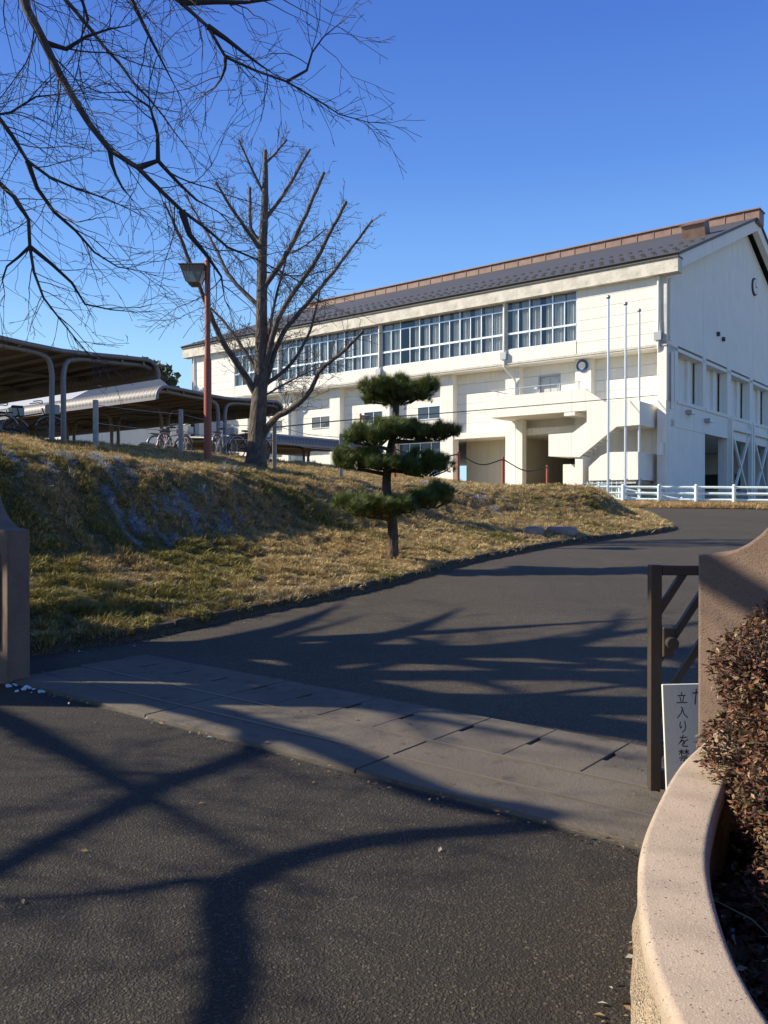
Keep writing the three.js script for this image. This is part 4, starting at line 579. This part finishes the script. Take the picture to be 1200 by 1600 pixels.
  // limbs on the street side: out of the picture, throwing their shadows on the asphalt
  limb(t, 'limb', T, R, W([F3, [-7.3, 4.6, -5.3], [-7.2, 5.0, -4.4], [-6.5, 4.85, -4.1], [-6.35, 4.15, -3.85], [-6.3, 3.8, -3.45], [-5.75, 3.5, -2.5], [-5.9, 3.3, -1.5], [-6.4, 3.2, -0.4]]), 0.13, 0.03, { ...op, from: 0.35, limbDensity: 5, twig: 1.3, rmin: 0.004, tip: null }, M.bark);
  limb(t, 'branch', T, R, W([[-6.3, 3.8, -3.45], [-6.8, 4.0, -3.45], [-7.4, 4.2, -3.35], [-8.4, 4.5, -3.3]]), 0.05, 0.015, { ...op, limbDensity: 6, twig: 1.3, rmin: 0.004, tip: null }, M.bark);
  limb(t, 'limb', T, R, W([F3, [-7.9, 4.6, -5.9], [-8.3, 5.0, -5.3], [-8.7, 5.0, -4.65], [-8.95, 5.0, -4.1], [-9.15, 5.0, -3.55], [-9.4, 4.9, -2.6]]), 0.11, 0.04, { ...op, limbDensity: 7, rmin: 0.004, tip: null, twig: 1.3 }, M.bark);
  limb(t, 'branch', T, R, W([[-8.7, 5.0, -4.65], [-9.2, 5.3, -4.8], [-10.2, 5.6, -4.9]]), 0.04, 0.015, { ...op, limbDensity: 6, rmin: 0.004, tip: null, twig: 1.2 }, M.bark);
  limb(t, 'limb', T, R, W([F1, [-6.0, 5.7, -5.2], [-4.9, 5.4, -4.1], [-4.35, 5.0, -3.45], [-4.1, 4.8, -2.7], [-4.2, 4.6, -1.8]]), 0.15, 0.05, { ...op, limbDensity: 2.5, rmin: 0.004, tip: null, twig: 0.9, from: 0.3 }, M.bark);
  limb(t, 'limb', T, R, W([F2, [-7.0, 7.4, -5.4], [-7.4, 7.7, -4.2], [-8.0, 7.6, -3.0]]), 0.1, 0.03, { ...op, limbDensity: 7, rmin: 0.004, tip: null, twig: 1.3 }, M.bark);
  limb(t, 'limb', T, R, W([F3, [-8.2, 4.6, -7.0], [-9.6, 5.9, -7.4], [-11.0, 6.8, -7.8]]), 0.12, 0.02, { ...op, limbDensity: 2 }, M.bark);
  limb(t, 'limb', T, R, W([F2, [-6.9, 8.0, -6.5], [-6.6, 9.6, -6.2], [-6.0, 11.2, -6.3]]), 0.12, 0.01, { ...op, limbDensity: 3 }, M.bark);
  mesh('twigs', T.geo(), M.twig, t).userData.kind = 'stuff';
}
function plainTree(label, o, h, r, seed, name = 'street_tree') {                     // roadside trees out of frame that shade the gateway
  const t = thing(name, label, 'tree', o), R = rngOf(seed), T = new Tubes(), op = { step: 0.16, wander: 0.3, lift: 0.02, density: 3, angle: 0.6, rmin: 0.004, limbDensity: 3.2, from: 0.25, twig: 1.2, depth: 2 };
  mesh('trunk', new Tubes().add(smooth([V(0, -0.3, 0), V(0.03, h * 0.2, 0.03), V(-0.05, h * 0.45, 0), V(0.1, h * 0.7, 0.05), V(0.1, h, 0)], 20), (u) => lerp(r, r * 0.4, u ** 1.5), 14).geo(), M.bark, t);
  const n = 16; for (let k = 0; k < n; k++) { const a = k * 2.4 + R(), y = h * lerp(0.32, 0.85, k / n), l = h * lerp(0.5, 0.2, k / n) * (0.8 + 0.4 * R()), dx = Math.cos(a), dz = Math.sin(a); limb(t, 'limb', T, R, [V(0, y, 0), V(dx * l * 0.35, y + l * 0.28, dz * l * 0.35), V(dx * l * 0.75, y + l * 0.5, dz * l * 0.75), V(dx * l, y + l * 0.62, dz * l)], r * lerp(0.5, 0.22, k / n), 0.012, op, M.bark, 7); }
  mesh('twigs', T.geo(), M.twig, t).userData.kind = 'stuff'; return t;
}
{ const t = plainTree('thick bare tree outside the gate wall whose shadow crosses the drive', [-8.6, 0, -8.75], 9.5, 0.54, 611), T = new Tubes(), R = rngOf(613);
  limb(t, 'limb', T, R, [V(0, 3.0, 0), V(0.5, 3.4, 0.2), V(1.2, 3.6, 0.9), V(2.2, 4.1, 1.9), V(3.6, 4.5, 3.1), V(4.3, 4.9, 3.9)], 0.32, 0.17, { step: 0.16, wander: 0.3, lift: 0.02, density: 3, angle: 0.6, rmin: 0.004, limbDensity: 3.2, from: 0.3, twig: 1.2, depth: 2 }, M.bark, 9); mesh('twigs', T.geo(), M.twig, t).userData.kind = 'stuff'; }
plainTree('slim bare tree standing behind the thick one outside the gate wall', [-11.2, 0, -7.65], 10, 0.4, 631);
{ // pruned tree on the crest
  const o = [-3.29,2.64,-21.0], t = thing('pruned_tree', 'tall pruned bare tree with upright cut limbs on the bank crest', 'tree', o), R = rngOf(701), T = new Tubes(), W = (l) => inTree(o, l);
  const op = { step: 0.1, wander: 0.5, lift: 0.03, density: 4, angle: 0.85, rmin: 0.0048, limbDensity: 15, from: 0.1, twig: 0.85, depth: 2 };
  const up = { ...op };
  mesh('trunk', new Tubes().add(smooth(W([[-3.26,2.43,-21.0], [-3.24,3.0,-21.0], [-3.19,3.97,-21.0], [-3.13,4.79,-21.0], [-3.11,6.25,-21.0], [-3.09,7.88,-21.0], [-3.03,9.02,-21.0], [-3.01,10.0,-21.0], [-3.01,10.55,-21.0]]), 40), (u) => (u < 0.06 ? 0.33 - u : lerp(0.27, 0.045, ((u - 0.06) / 0.94) ** 0.8)), 14).geo(), M.bark, t);
  const L = (list, a, b) => limb(t, 'limb', T, R, W(list), a * 0.76, b * 0.7, up, M.bark, 8);
  L([[-3.08,8.7,-21.0], [-2.63,9.42,-21.2], [-1.93,10.83,-21.6]], 0.07, 0.045);
  L([[-3.08,7.03,-21.0], [-2.46,7.73,-20.6], [-2.1,8.33,-20.4], [-1.45,9.63,-20.1]], 0.1, 0.05);
  L([[-3.03,5.28,-21.0], [-2.85,6.68,-21.4], [-2.6,7.96,-21.8], [-2.51,8.36,-21.9]], 0.075, 0.03);
  L([[-3.06,4.95,-21.0], [-2.56,6.35,-20.6], [-1.66,7.51,-20.2], [-1.32,8.1,-20.0], [-0.89,8.81,-19.8]], 0.11, 0.05);
  L([[-2.41,8.13,-21.6], [-2.0,8.33,-21.5], [-1.49,8.7,-21.4]], 0.035, 0.02);
  L([[-3.06,4.46,-21.0], [-2.64,5.91,-21.3], [-2.07,6.7,-21.5], [-1.39,7.63,-21.8], [-0.31,9.19,-22.2]], 0.11, 0.045);
  L([[-3.08,9.51,-21.0], [-3.4,10.16,-20.8], [-3.61,10.63,-20.6]], 0.05, 0.03);
  L([[-3.03,10.19,-21.0], [-2.78,10.5,-21.1], [-2.48,10.9,-21.2]], 0.045, 0.03);
  L([[-3.11,8.24,-21.0], [-3.35,8.5,-21.0], [-3.4,9.02,-21.0], [-3.4,9.61,-21.0]], 0.06, 0.05);
  L([[-3.11,8.01,-21.0], [-3.42,8.4,-20.6], [-3.79,8.91,-20.3], [-4.08,9.38,-20.1]], 0.08, 0.04);
  L([[-3.17,6.58,-21.0], [-3.93,7.39,-21.3], [-4.49,8.43,-21.6], [-5.29,9.79,-22.0]], 0.085, 0.03);
  L([[-3.16,4.22,-21.0], [-3.48,4.77,-20.9], [-4.04,5.65,-20.6], [-4.33,6.35,-20.4], [-4.71,7.42,-20.2], [-5.09,8.35,-20.0], [-5.28,8.81,-19.9]], 0.13, 0.035);
  L([[-3.17,4.87,-21.0], [-3.62,5.56,-21.2], [-4.11,6.26,-21.4], [-4.5,6.67,-21.5]], 0.075, 0.04);
  L([[-3.17,3.16,-21.0], [-2.77,3.71,-20.8], [-2.32,3.93,-20.6], [-1.88,4.31,-20.5], [-1.58,4.85,-20.4], [-0.97,5.32,-20.2], [-0.5,5.75,-20.0]], 0.13, 0.045);
  L([[-3.09,4.54,-21.0], [-2.38,5.18,-21.2], [-1.94,6.01,-21.4], [-1.72,6.87,-21.5], [-1.67,7.2,-21.5]], 0.075, 0.03);
  L([[-3.08,4.3,-21.0], [-2.18,4.76,-20.8], [-1.28,5.11,-20.6]], 0.04, 0.015);
  L([[-3.08,7.47,-21.0], [-2.09,7.28,-20.7], [-1.27,7.38,-20.4], [-0.87,7.48,-20.3]], 0.03, 0.012);
  mesh('twigs', T.geo(), M.twig, t).userData.kind = 'stuff';
}
{ // cloud-pruned pine
  const o = [0.17,0.62,-15.3], t = thing('garden_pine', 'cloud pruned pine with flat needle pads on the lower bank', 'tree', o), R = rngOf(801), W = (l) => inTree(o, l);
  mesh('trunk', new Tubes().add(smooth(W([[0.17,0.4,-15.3], [0.17,0.69,-15.3], [0.15,1.26,-15.3], [0.05,1.82,-15.3], [0.08,2.33,-15.3], [0.19,2.95,-15.3], [0.23,3.45,-15.3], [0.24,3.71,-15.3]]), 30), (u) => lerp(0.11, 0.05, u) + (u < 0.06 ? 0.04 : 0), 12).geo(), M.pineBark, t);
  const k = 15.3 / 1290, nd = (() => { const p = [], idx = [], Q = rngOf(3); for (let i = 0; i < 30; i++) { const a = Q() * 6.28, el = 0.1 + 1.2 * Q(), l = 0.14 * (0.6 + 0.6 * Q()), d = V(Math.cos(a) * Math.cos(el), Math.sin(el), Math.sin(a) * Math.cos(el)), s = V(-d.z, 0, d.x).normalize().multiplyScalar(0.0026), b = p.length / 3, y0 = 0.03 * (Q() - 0.5); p.push(s.x, y0, s.z, -s.x, y0, -s.z, d.x * l, d.y * l + y0, d.z * l); idx.push(b, b + 1, b + 2); } const g = new THREE.BufferGeometry(); g.setAttribute('position', new THREE.Float32BufferAttribute(p, 3)); g.setIndex(idx); g.computeVertexNormals(); return g; })();
  const pads = [ // centre, half width, half height, depth, branch foot
    [[0.24,3.56,-15.3], 70, 34, 0.62, [0.23,3.3,-15.3]], [[-0.19,2.76,-15.1], 48, 30, 0.5, [0.17,2.53,-15.3]], [[0.3,2.88,-15.3], 46, 24, 0.55, [0.19,2.71,-15.3]], [[0.91,2.84,-15.4], 46, 20, 0.42, [0.18,2.71,-15.3]],
    [[-0.49,2.32,-15.15], 44, 27, 0.48, [0.08,2.09,-15.3]], [[0.0,2.24,-14.95], 36, 18, 0.4, [0.08,2.09,-15.3]], [[0.73,2.21,-15.2], 50, 32, 0.5, [0.07,2.18,-15.3]], [[-0.29,1.44,-14.9], 52, 26, 0.5, [0.14,1.26,-15.3]], [[0.21,1.47,-14.8], 30, 18, 0.36, [0.14,1.31,-15.3]], [[0.84,1.62,-15.5], 44, 32, 0.5, [0.07,1.7,-15.3]]];
  pads.forEach(([c, hw, hh, dp, f]) => {
    hh *= 0.84; const C = V(...c).sub(V(...o)), F = V(...f).sub(V(...o)), T = new Tubes();
    T.add(smooth([F, F.clone().lerp(C, 0.5).add(V(0, -0.06, 0)), C.clone().add(V(0, -hh * k * 0.5, 0))], 8), (u) => lerp(0.045, 0.02, u), 7);
    const list = [], m4 = new THREE.Matrix4(), q = new THREE.Quaternion(), e = new THREE.Euler(), lobes = []; const nl = 15; for (let i = 0; i < nl; i++) { const a = i * 2.4 + R(), r = Math.sqrt((i + 0.3) / nl) * 0.78; lobes.push([Math.cos(a) * r * hw * k, (R() - 0.5) * hh * k * 0.75 + hh * k * 0.3 * (1 - r), Math.sin(a) * r * dp, 0.15 + 0.15 * R()]); }
    const n = Math.round(1100 * (hw / 50) * (dp / 0.5));
    for (let i = 0; i < n; i++) {
      const lb = lobes[Math.floor(R() * nl)], a = R() * 6.28, el = Math.asin(lerp(-0.55, 1, R())), rr = Math.cbrt(lerp(0.35, 1, R())) * (R() < 0.12 ? 1.25 : 1), x = lb[0] + Math.cos(a) * Math.cos(el) * rr * lb[3] * hw * k * 1.05, z = lb[2] + Math.sin(a) * Math.cos(el) * rr * lb[3] * dp * 1.15, y = lb[1] + Math.sin(el) * rr * hh * k * (0.3 + lb[3]);
      e.set((R() - 0.5) * 0.9 + z * 0.8, R() * 6.28, (R() - 0.5) * 0.9 - x * 0.8); q.setFromEuler(e); const s = 0.7 + 0.5 * R(); m4.compose(V(C.x + x, C.y + y, C.z + z), q, V(s, s, s)); const tt = R(); list.push([m4.clone(), rgb(lerp(0.07, 0.22, tt), lerp(0.11, 0.26, tt), lerp(0.025, 0.055, tt))]);
      if (i % 14 === 0) T.add([C.clone().add(V(lb[0] * 0.4, -hh * k * 0.45, lb[2] * 0.4)), V(C.x + lb[0], C.y + lb[1] - hh * k * 0.2, C.z + lb[2]), V(C.x + x, C.y + y, C.z + z)], (u) => lerp(0.016, 0.005, u), 4);
    }
    const br = mesh('pad_branch', T.geo(), M.pineBark, t); instanced('needle_pad', nd, M.needle, list, t).userData.kind = 'stuff';
  });
}
// ---------------------------------------------------------------- hedge and litter in the planting bed
{
  const o = [1.75, 0.3, -2.55], t = thing('azalea_hedge', 'dense russet brown winter hedge in the planting bed before the gate wall', 'hedge', o), R = rngOf(901), list = [[], []], T = new Tubes();
  const lobes = [[1.3, 0.93, -2.85, 0.17], [1.46, 0.8, -2.75, 0.3], [1.62, 0.98, -2.85, 0.24], [1.26, 0.66, -2.75, 0.2], [1.36, 0.55, -2.5, 0.27], [1.6, 0.7, -2.45, 0.36], [1.9, 0.85, -2.6, 0.36], [1.22, 0.44, -2.2, 0.24], [1.4, 0.5, -2.1, 0.32], [1.2, 0.38, -1.9, 0.22], [1.75, 0.65, -2.05, 0.42], [1.28, 0.38, -1.65, 0.28], [1.6, 0.5, -1.6, 0.4], [2.2, 0.75, -2.1, 0.5], [1.5, 0.36, -1.2, 0.32], [2.0, 0.6, -1.3, 0.5], [2.3, 1.0, -2.6, 0.34], [1.45, 1.02, -3.0, 0.14], [1.08, 0.4, -1.78, 0.2], [1.03, 0.4, -1.45, 0.2], [1.15, 0.4, -1.2, 0.26], [1.2, 0.62, -2.45, 0.16], [1.35, 0.75, -2.55, 0.22]];
  const lg = (w, l) => { const g = new THREE.BufferGeometry(); g.setAttribute('position', new THREE.Float32BufferAttribute([0, 0, 0, w, 0.3 * w, l * 0.45, 0, 0.12 * w, l, -w, 0.3 * w, l * 0.45, 0, -0.1 * w, l * 0.5], 3)); g.setIndex([0, 1, 4, 1, 2, 4, 2, 3, 4, 3, 0, 4]); g.computeVertexNormals(); return g; };
  const m4 = new THREE.Matrix4(), q = new THREE.Quaternion(), e = new THREE.Euler(), pal = [[0.15, 0.05, 0.025], [0.2, 0.075, 0.03], [0.11, 0.05, 0.026], [0.1, 0.085, 0.03], [0.24, 0.13, 0.06], [0.08, 0.035, 0.022], [0.34, 0.23, 0.12]];
  for (const [x, y, z, r] of lobes) {
    const n = Math.round(78000 * r * r);
    for (let i = 0; i < n; i++) {
      const a = R() * 6.28, cz = lerp(-0.7, 1, R()), s = Math.sqrt(1 - cz * cz), rr = r * (0.72 + 0.3 * R() + 0.14 * (fbm(a * 2 + x * 7, cz * 3 + z * 5, 33, 3) - 0.5) * 2), p = V(x + Math.cos(a) * s * rr, y + cz * rr, z + Math.sin(a) * s * rr); if (p.y < 0.3) continue;
      e.set(R() * 6.28, R() * 6.28, R() * 6.28); q.setFromEuler(e); const sc = 0.7 + 0.7 * R(); m4.compose(p.clone().sub(V(...o)), q, V(sc, sc, sc)); const c = pal[Math.floor(R() ** 1.15 * pal.length)], t2 = 0.7 + 0.6 * R(); list[i % 2].push([m4.clone(), rgb(c[0] * t2, c[1] * t2, c[2] * t2)]);
      if (i % 20 === 0) T.add([V(x + (R() - 0.5) * 0.1, y - r * 0.7, z + (R() - 0.5) * 0.1), V(x, y, z).lerp(p, 0.6), p.clone().lerp(V(x, y, z), -0.06)].map((v) => v.clone().sub(V(...o))), (u) => lerp(0.006, 0.0016, u), 4);
    }
    T.add([V(x + 0.05, 0.2, z), V(x + 0.02, y * 0.5 + 0.1, z), V(x, y, z)].map((v) => v.sub(V(...o))), 0.011, 5);
  }
  mesh('stems', T.geo(), M.barkFine, t); list.forEach((l, i) => { instanced('leaves', lg(0.0036 + i * 0.0012, 0.016 + 0.005 * i), M.leaf, l, t).userData.kind = 'stuff'; });
  // dry grass and leaf litter on the soil
  const lit = []; for (let k = 0; k < 7000; k++) { const u = R(), b = bedOuter[Math.min(10, Math.floor(u * 11))], x = b[0] + 0.2 + 0.55 * R() ** 1.4, z = -b[1] - (R() - 0.5) * 0.4; e.set((R() - 0.5) * 2, R() * 6.28, (R() - 0.5) * 2); q.setFromEuler(e); const sc = 0.5 + 1.2 * R(); m4.compose(V(x, 0.31 + 0.05 * R(), z), q, V(sc, sc, sc)); const c = R() < 0.12 ? [0.55, 0.43, 0.26] : pal[Math.floor(R() * 5)]; lit.push([m4.clone(), rgb(...c)]); }
  instanced('leaf_litter', lg(0.009, 0.035), M.leaf, lit, scene).userData = { kind: 'stuff', label: 'dead leaves scattered on the soil behind the low wall', category: 'litter' };
  const dry = []; for (const [x, z, s] of [[1.14, -2.12, 1.2], [1.2, -2.02, 1.0], [1.3, -2.35, 1.2], [1.12, -1.7, 0.9], [1.24, -1.5, 1.0], [1.32, -1.9, 1.3]]) for (let k = 0; k < 4; k++) { e.set((R() - 0.5) * 0.9, R() * 6.28, (R() - 0.5) * 0.9); q.setFromEuler(e); m4.compose(V(x + (R() - 0.5) * 0.08, 0.3, z + (R() - 0.5) * 0.08), q, V(s, s, s)); const tt = R(); dry.push([m4.clone(), rgb(lerp(0.4, 0.62, tt), lerp(0.3, 0.5, tt), lerp(0.16, 0.28, tt))]); }
  instanced('dry_grass', tuftGeo(8, 0.14, 0.05, 71, 0.0025), M.blade, dry, scene).userData = { kind: 'stuff', label: 'pale dry grass sprouting behind the low curved wall', category: 'grass' };
  const sn = []; for (let k = 0; k < 130; k++) { const u = 2 + 8 * R(), b = bedOuter[Math.floor(u)], b2 = bedOuter[Math.floor(u) + 1], f = u % 1, x = lerp(b[0], b2[0], f) + 0.19 + 0.09 * R(), z = -lerp(b[1], b2[1], f); e.set(R(), R() * 6, R()); q.setFromEuler(e); const sc = 0.004 + 0.012 * R() ** 2; m4.compose(V(x, 0.305 + 0.01 * R(), z), q, V(sc * 1.5, sc * 0.7, sc)); sn.push([m4.clone(), null]); }
  const ig = new THREE.IcosahedronGeometry(1, 1); instanced('snow_crumbs', ig, M.snow, sn, scene).userData = { kind: 'stuff', label: 'crumbs of old snow along the inner foot of the low wall', category: 'snow' };
  const s2 = []; for (let k = 0; k < 22; k++) { const a = R() * 6.28, r = R() ** 0.7 * 0.2, p = grid(-6.5 + Math.cos(a) * r * 1.3, 0.0, -3.52 + Math.sin(a) * r * 0.7); e.set(R(), R() * 6, R()); q.setFromEuler(e); const sc = 0.006 + 0.016 * R(); m4.compose(V(p[0], 0.006, p[2]), q, V(sc * 1.5, sc * 0.5, sc)); s2.push([m4.clone(), null]); }
  instanced('snow_crumbs', ig, M.snow, s2, scene).userData = { kind: 'stuff', label: 'small heap of old snow at the foot of the left gate wall', category: 'snow' };
}
{ // stones lying at the kerb
  const rock = (label, [x, z], s, seed, turn) => { const g = new THREE.IcosahedronGeometry(1, 3), p = g.attributes.position, v = V(0, 0, 0); for (let i = 0; i < p.count; i++) { v.fromBufferAttribute(p, i); const f = 1 + 0.5 * (fbm(v.x * 1.5 + seed, v.z * 1.5 + v.y * 2, seed, 3) - 0.5); v.multiplyScalar(f); v.y = clamp(v.y, -0.6, 0.55); p.setXYZ(i, v.x * s[0], v.y * s[1], v.z * s[2]); } const m = mergeVertices((g.deleteAttribute('normal'), g.deleteAttribute('uv'), g), 1e-4); m.computeVertexNormals(); boxUV(m); const o = mesh('rock', m, std({ color: rgb(0.5, 0.38, 0.33), map: concreteMap, bumpMap: concreteBump, bumpScale: 0.02, roughness: 0.9 }), scene); o.position.set(x, bankY(x, z) + s[1] * 0.25, z); o.rotation.y = turn; tag(o, label, 'rock', 'flat stones by the kerb'); };
  rock('flat pinkish stone slab lying by the kerb, the wider of two', [4.55, -21.1], [0.5, 0.24, 0.34], 5, 0.4); rock('smaller pinkish stone propped up beside the flat slab at the kerb', [3.75, -20.6], [0.36, 0.26, 0.24], 9, 1.1);
}
// ---------------------------------------------------------------- bicycles under the sheds
function bicycle(label, [x, y, z], turn, col) {
  const t = thing('bicycle', label, 'bicycle', [x, y, z], turn, 'bicycles parked under the sheds'), m = std({ color: rgb(...col), roughness: 0.35, metalness: 0.4 });
  for (const wx of [-0.52, 0.52]) { const w = mesh('wheel', [new THREE.TorusGeometry(0.31, 0.017, 8, 28).translate(wx, 0.33, 0)], M.dark, t); const sp_ = []; for (let k = 0; k < 9; k++) sp_.push(box(0.004, 0.6, 0.004, 0, 0, 0, 0, 0, k * Math.PI / 9).translate(wx, 0.33, 0)); mesh('spokes', sp_, M.steel, w); mesh('mudguard', [new THREE.TorusGeometry(0.35, 0.02, 6, 18, 2.4).rotateZ(0.4).translate(wx, 0.33, 0)], M.steel, t); }
  const tb = (a, b, r = 0.016) => tube([a, b], r, 8);
  mesh('frame', mergeGeometries([tb([-0.52, 0.33, 0], [-0.08, 0.3, 0]), tb([-0.08, 0.3, 0], [-0.2, 0.82, 0]), tb([-0.52, 0.33, 0], [-0.17, 0.68, 0]), tb([-0.08, 0.3, 0], [0.36, 0.62, 0], 0.02), tb([-0.17, 0.62, 0], [0.34, 0.74, 0]), tb([0.33, 0.86, 0], [0.52, 0.33, 0])]), m, t);
  mesh('saddle', [rbx(-0.33, -0.08, 0.83, 0.88, -0.07, 0.07, 0.02)], M.dark, t); mesh('handlebar', tube(smooth([[0.1, 0.97, 0.27], [0.28, 1.0, 0.22], [0.33, 0.97, 0], [0.28, 1.0, -0.22], [0.1, 0.97, -0.27]], 16), 0.012, 6), M.steel, t);
  mesh('basket', [bx(0.42, 0.7, 0.72, 0.74, -0.14, 0.14), bx(0.42, 0.43, 0.74, 0.94, -0.14, 0.14), bx(0.69, 0.7, 0.74, 0.94, -0.14, 0.14), bx(0.43, 0.69, 0.74, 0.94, 0.13, 0.14), bx(0.43, 0.69, 0.74, 0.94, -0.14, -0.13)], M.steel, t); mesh('crank', [new THREE.CylinderGeometry(0.09, 0.09, 0.02, 16).rotateX(Math.PI / 2).translate(-0.08, 0.3, 0.05)], M.dark, t); mesh('rack', [bx(-0.75, -0.3, 0.7, 0.72, -0.06, 0.06)], M.dark, t);
}
bicycle('dark bicycle parked under the double shed beside its posts', [-8.3, 2.96, -19.2], 0.55, [0.03, 0.03, 0.035]);
bicycle('dark blue bicycle farther along under the double shed', [-9.3, 2.96, -19.6], 0.75, [0.03, 0.05, 0.12]);
bicycle('white bicycle parked between the fence post and the red lamp post', [-6.1, 2.96, -24.2], 1.2, [0.7, 0.7, 0.7]);
bicycle('red bicycle parked beside the white one near the lamp post', [-6.5, 2.96, -25.0], 1.0, [0.4, 0.03, 0.03]);
bicycle('silver bicycle parked just right of the red lamp post', [-4.75, 2.96, -24.6], 1.35, [0.5, 0.52, 0.5]);
bicycle('black bicycle parked beside the trunk of the pruned tree', [-4.1, 2.96, -25.4], 0.9, [0.02, 0.02, 0.02]);
// ---------------------------------------------------------------- far background
{ const t = thing('far_house', 'house with a wide pale grey roof behind the cycle sheds', 'house', [-23, 2, -62], YAW); mesh('wall', [bx(-9, 7, 0, 6, -5, 5)], M.white, t); const rf = prism([[-10, 6], [8, 6], [8, 6.3], [6.5, 9.6], [-8.5, 9.6], [-10, 6.3]], -0.1, 0.1); mesh('roof', [prism([[-6, 6], [6, 6], [0, 9.4]], -10, 8).rotateY(Math.PI / 2).translate(0, 0, 0)], std({ color: rgb(0.42, 0.43, 0.44), roughness: 0.6 }), t); for (let k = 0; k < 5; k++) mesh('window', [bx(-7.5 + k * 3, -6 + k * 3, 2.2, 3.8, 5, 5.06)], M.dark, t); }
function conifer(label, [x, y, z], h, seed) {
  const t = thing('conifer', label, 'tree', [x, y, z], 0, z > 0 ? 'added evergreens blocking sky behind the camera' : 'dark trees beyond the sheds'), R = rngOf(seed), list = [], m4 = new THREE.Matrix4(), q = new THREE.Quaternion(), e = new THREE.Euler();
  mesh('trunk', new Tubes().add([V(0, -0.5, 0), V(0, h * 0.5, 0), V(0.1, h, 0)], (u) => lerp(0.25, 0.04, u), 8).geo(), M.pineBark, t);
  const cl = []; for (let k = 0; k < 22; k++) { const u = 0.25 + 0.75 * k / 22, a = k * 2.4, r = (1 - u * 0.75) * h * 0.24 * (0.6 + 0.6 * R()); cl.push([Math.cos(a) * r, u * h, Math.sin(a) * r, h * (0.07 + 0.05 * R())]); }
  for (const c of cl) for (let k = 0; k < 230; k++) { const d = V(R() - 0.5, R() - 0.5, R() - 0.5).normalize().multiplyScalar(c[3] * Math.cbrt(R())); e.set(R() * 6, R() * 6, R() * 6); q.setFromEuler(e); const s = 0.8 + 0.8 * R(); m4.compose(V(c[0] + d.x * 1.3, c[1] + d.y * 0.8, c[2] + d.z * 1.3), q, V(s, s, s)); const tt = R(); list.push([m4.clone(), rgb(lerp(0.02, 0.05, tt), lerp(0.035, 0.075, tt), lerp(0.02, 0.035, tt))]); }
  const g = new THREE.BufferGeometry(); g.setAttribute('position', new THREE.Float32BufferAttribute([0, 0, 0, 0.16, 0.05, 0.22, 0, 0.02, 0.5, -0.16, 0.05, 0.22], 3)); g.setIndex([0, 1, 2, 0, 2, 3]); g.computeVertexNormals();
  instanced('crown', g, M.leaf, list, t).userData.kind = 'stuff';
}
[[-23.2, 70, 9.8], [-23.2, 74, 12.0], [-21.6, 72, 11.8], [-20.0, 70, 11.0], [-20.2, 74, 10.8], [-20.0, 78, 10.0], [-19.5, 80, 9.4], [-25.1, 72, 8.9], [-27.5, 74, 8.4], [-30.1, 72, 7.4], [-32.0, 70, 7.8]].forEach(([x, d, h], i) => conifer(i < 4 ? 'dark evergreen showing between the two cycle shed roofs' : i < 7 ? 'dark evergreen showing left of the gymnasium end wall' : 'dark evergreen behind the pale grey house roof', [x, 2, -d], h, 1200 + i));
scene.children.forEach((o) => delete o.userData.path);
for (let k = 0; k < 8; k++) conifer('added dense evergreen behind the camera that blocks sky light', [-7 + k * 3.4, 0, 9 + (k % 3) * 1.2], 8.5 + (k % 2), 1300 + k);  // unseen row added behind the camera to cut sky fill and deepen shade

renderer.render(scene, camera);
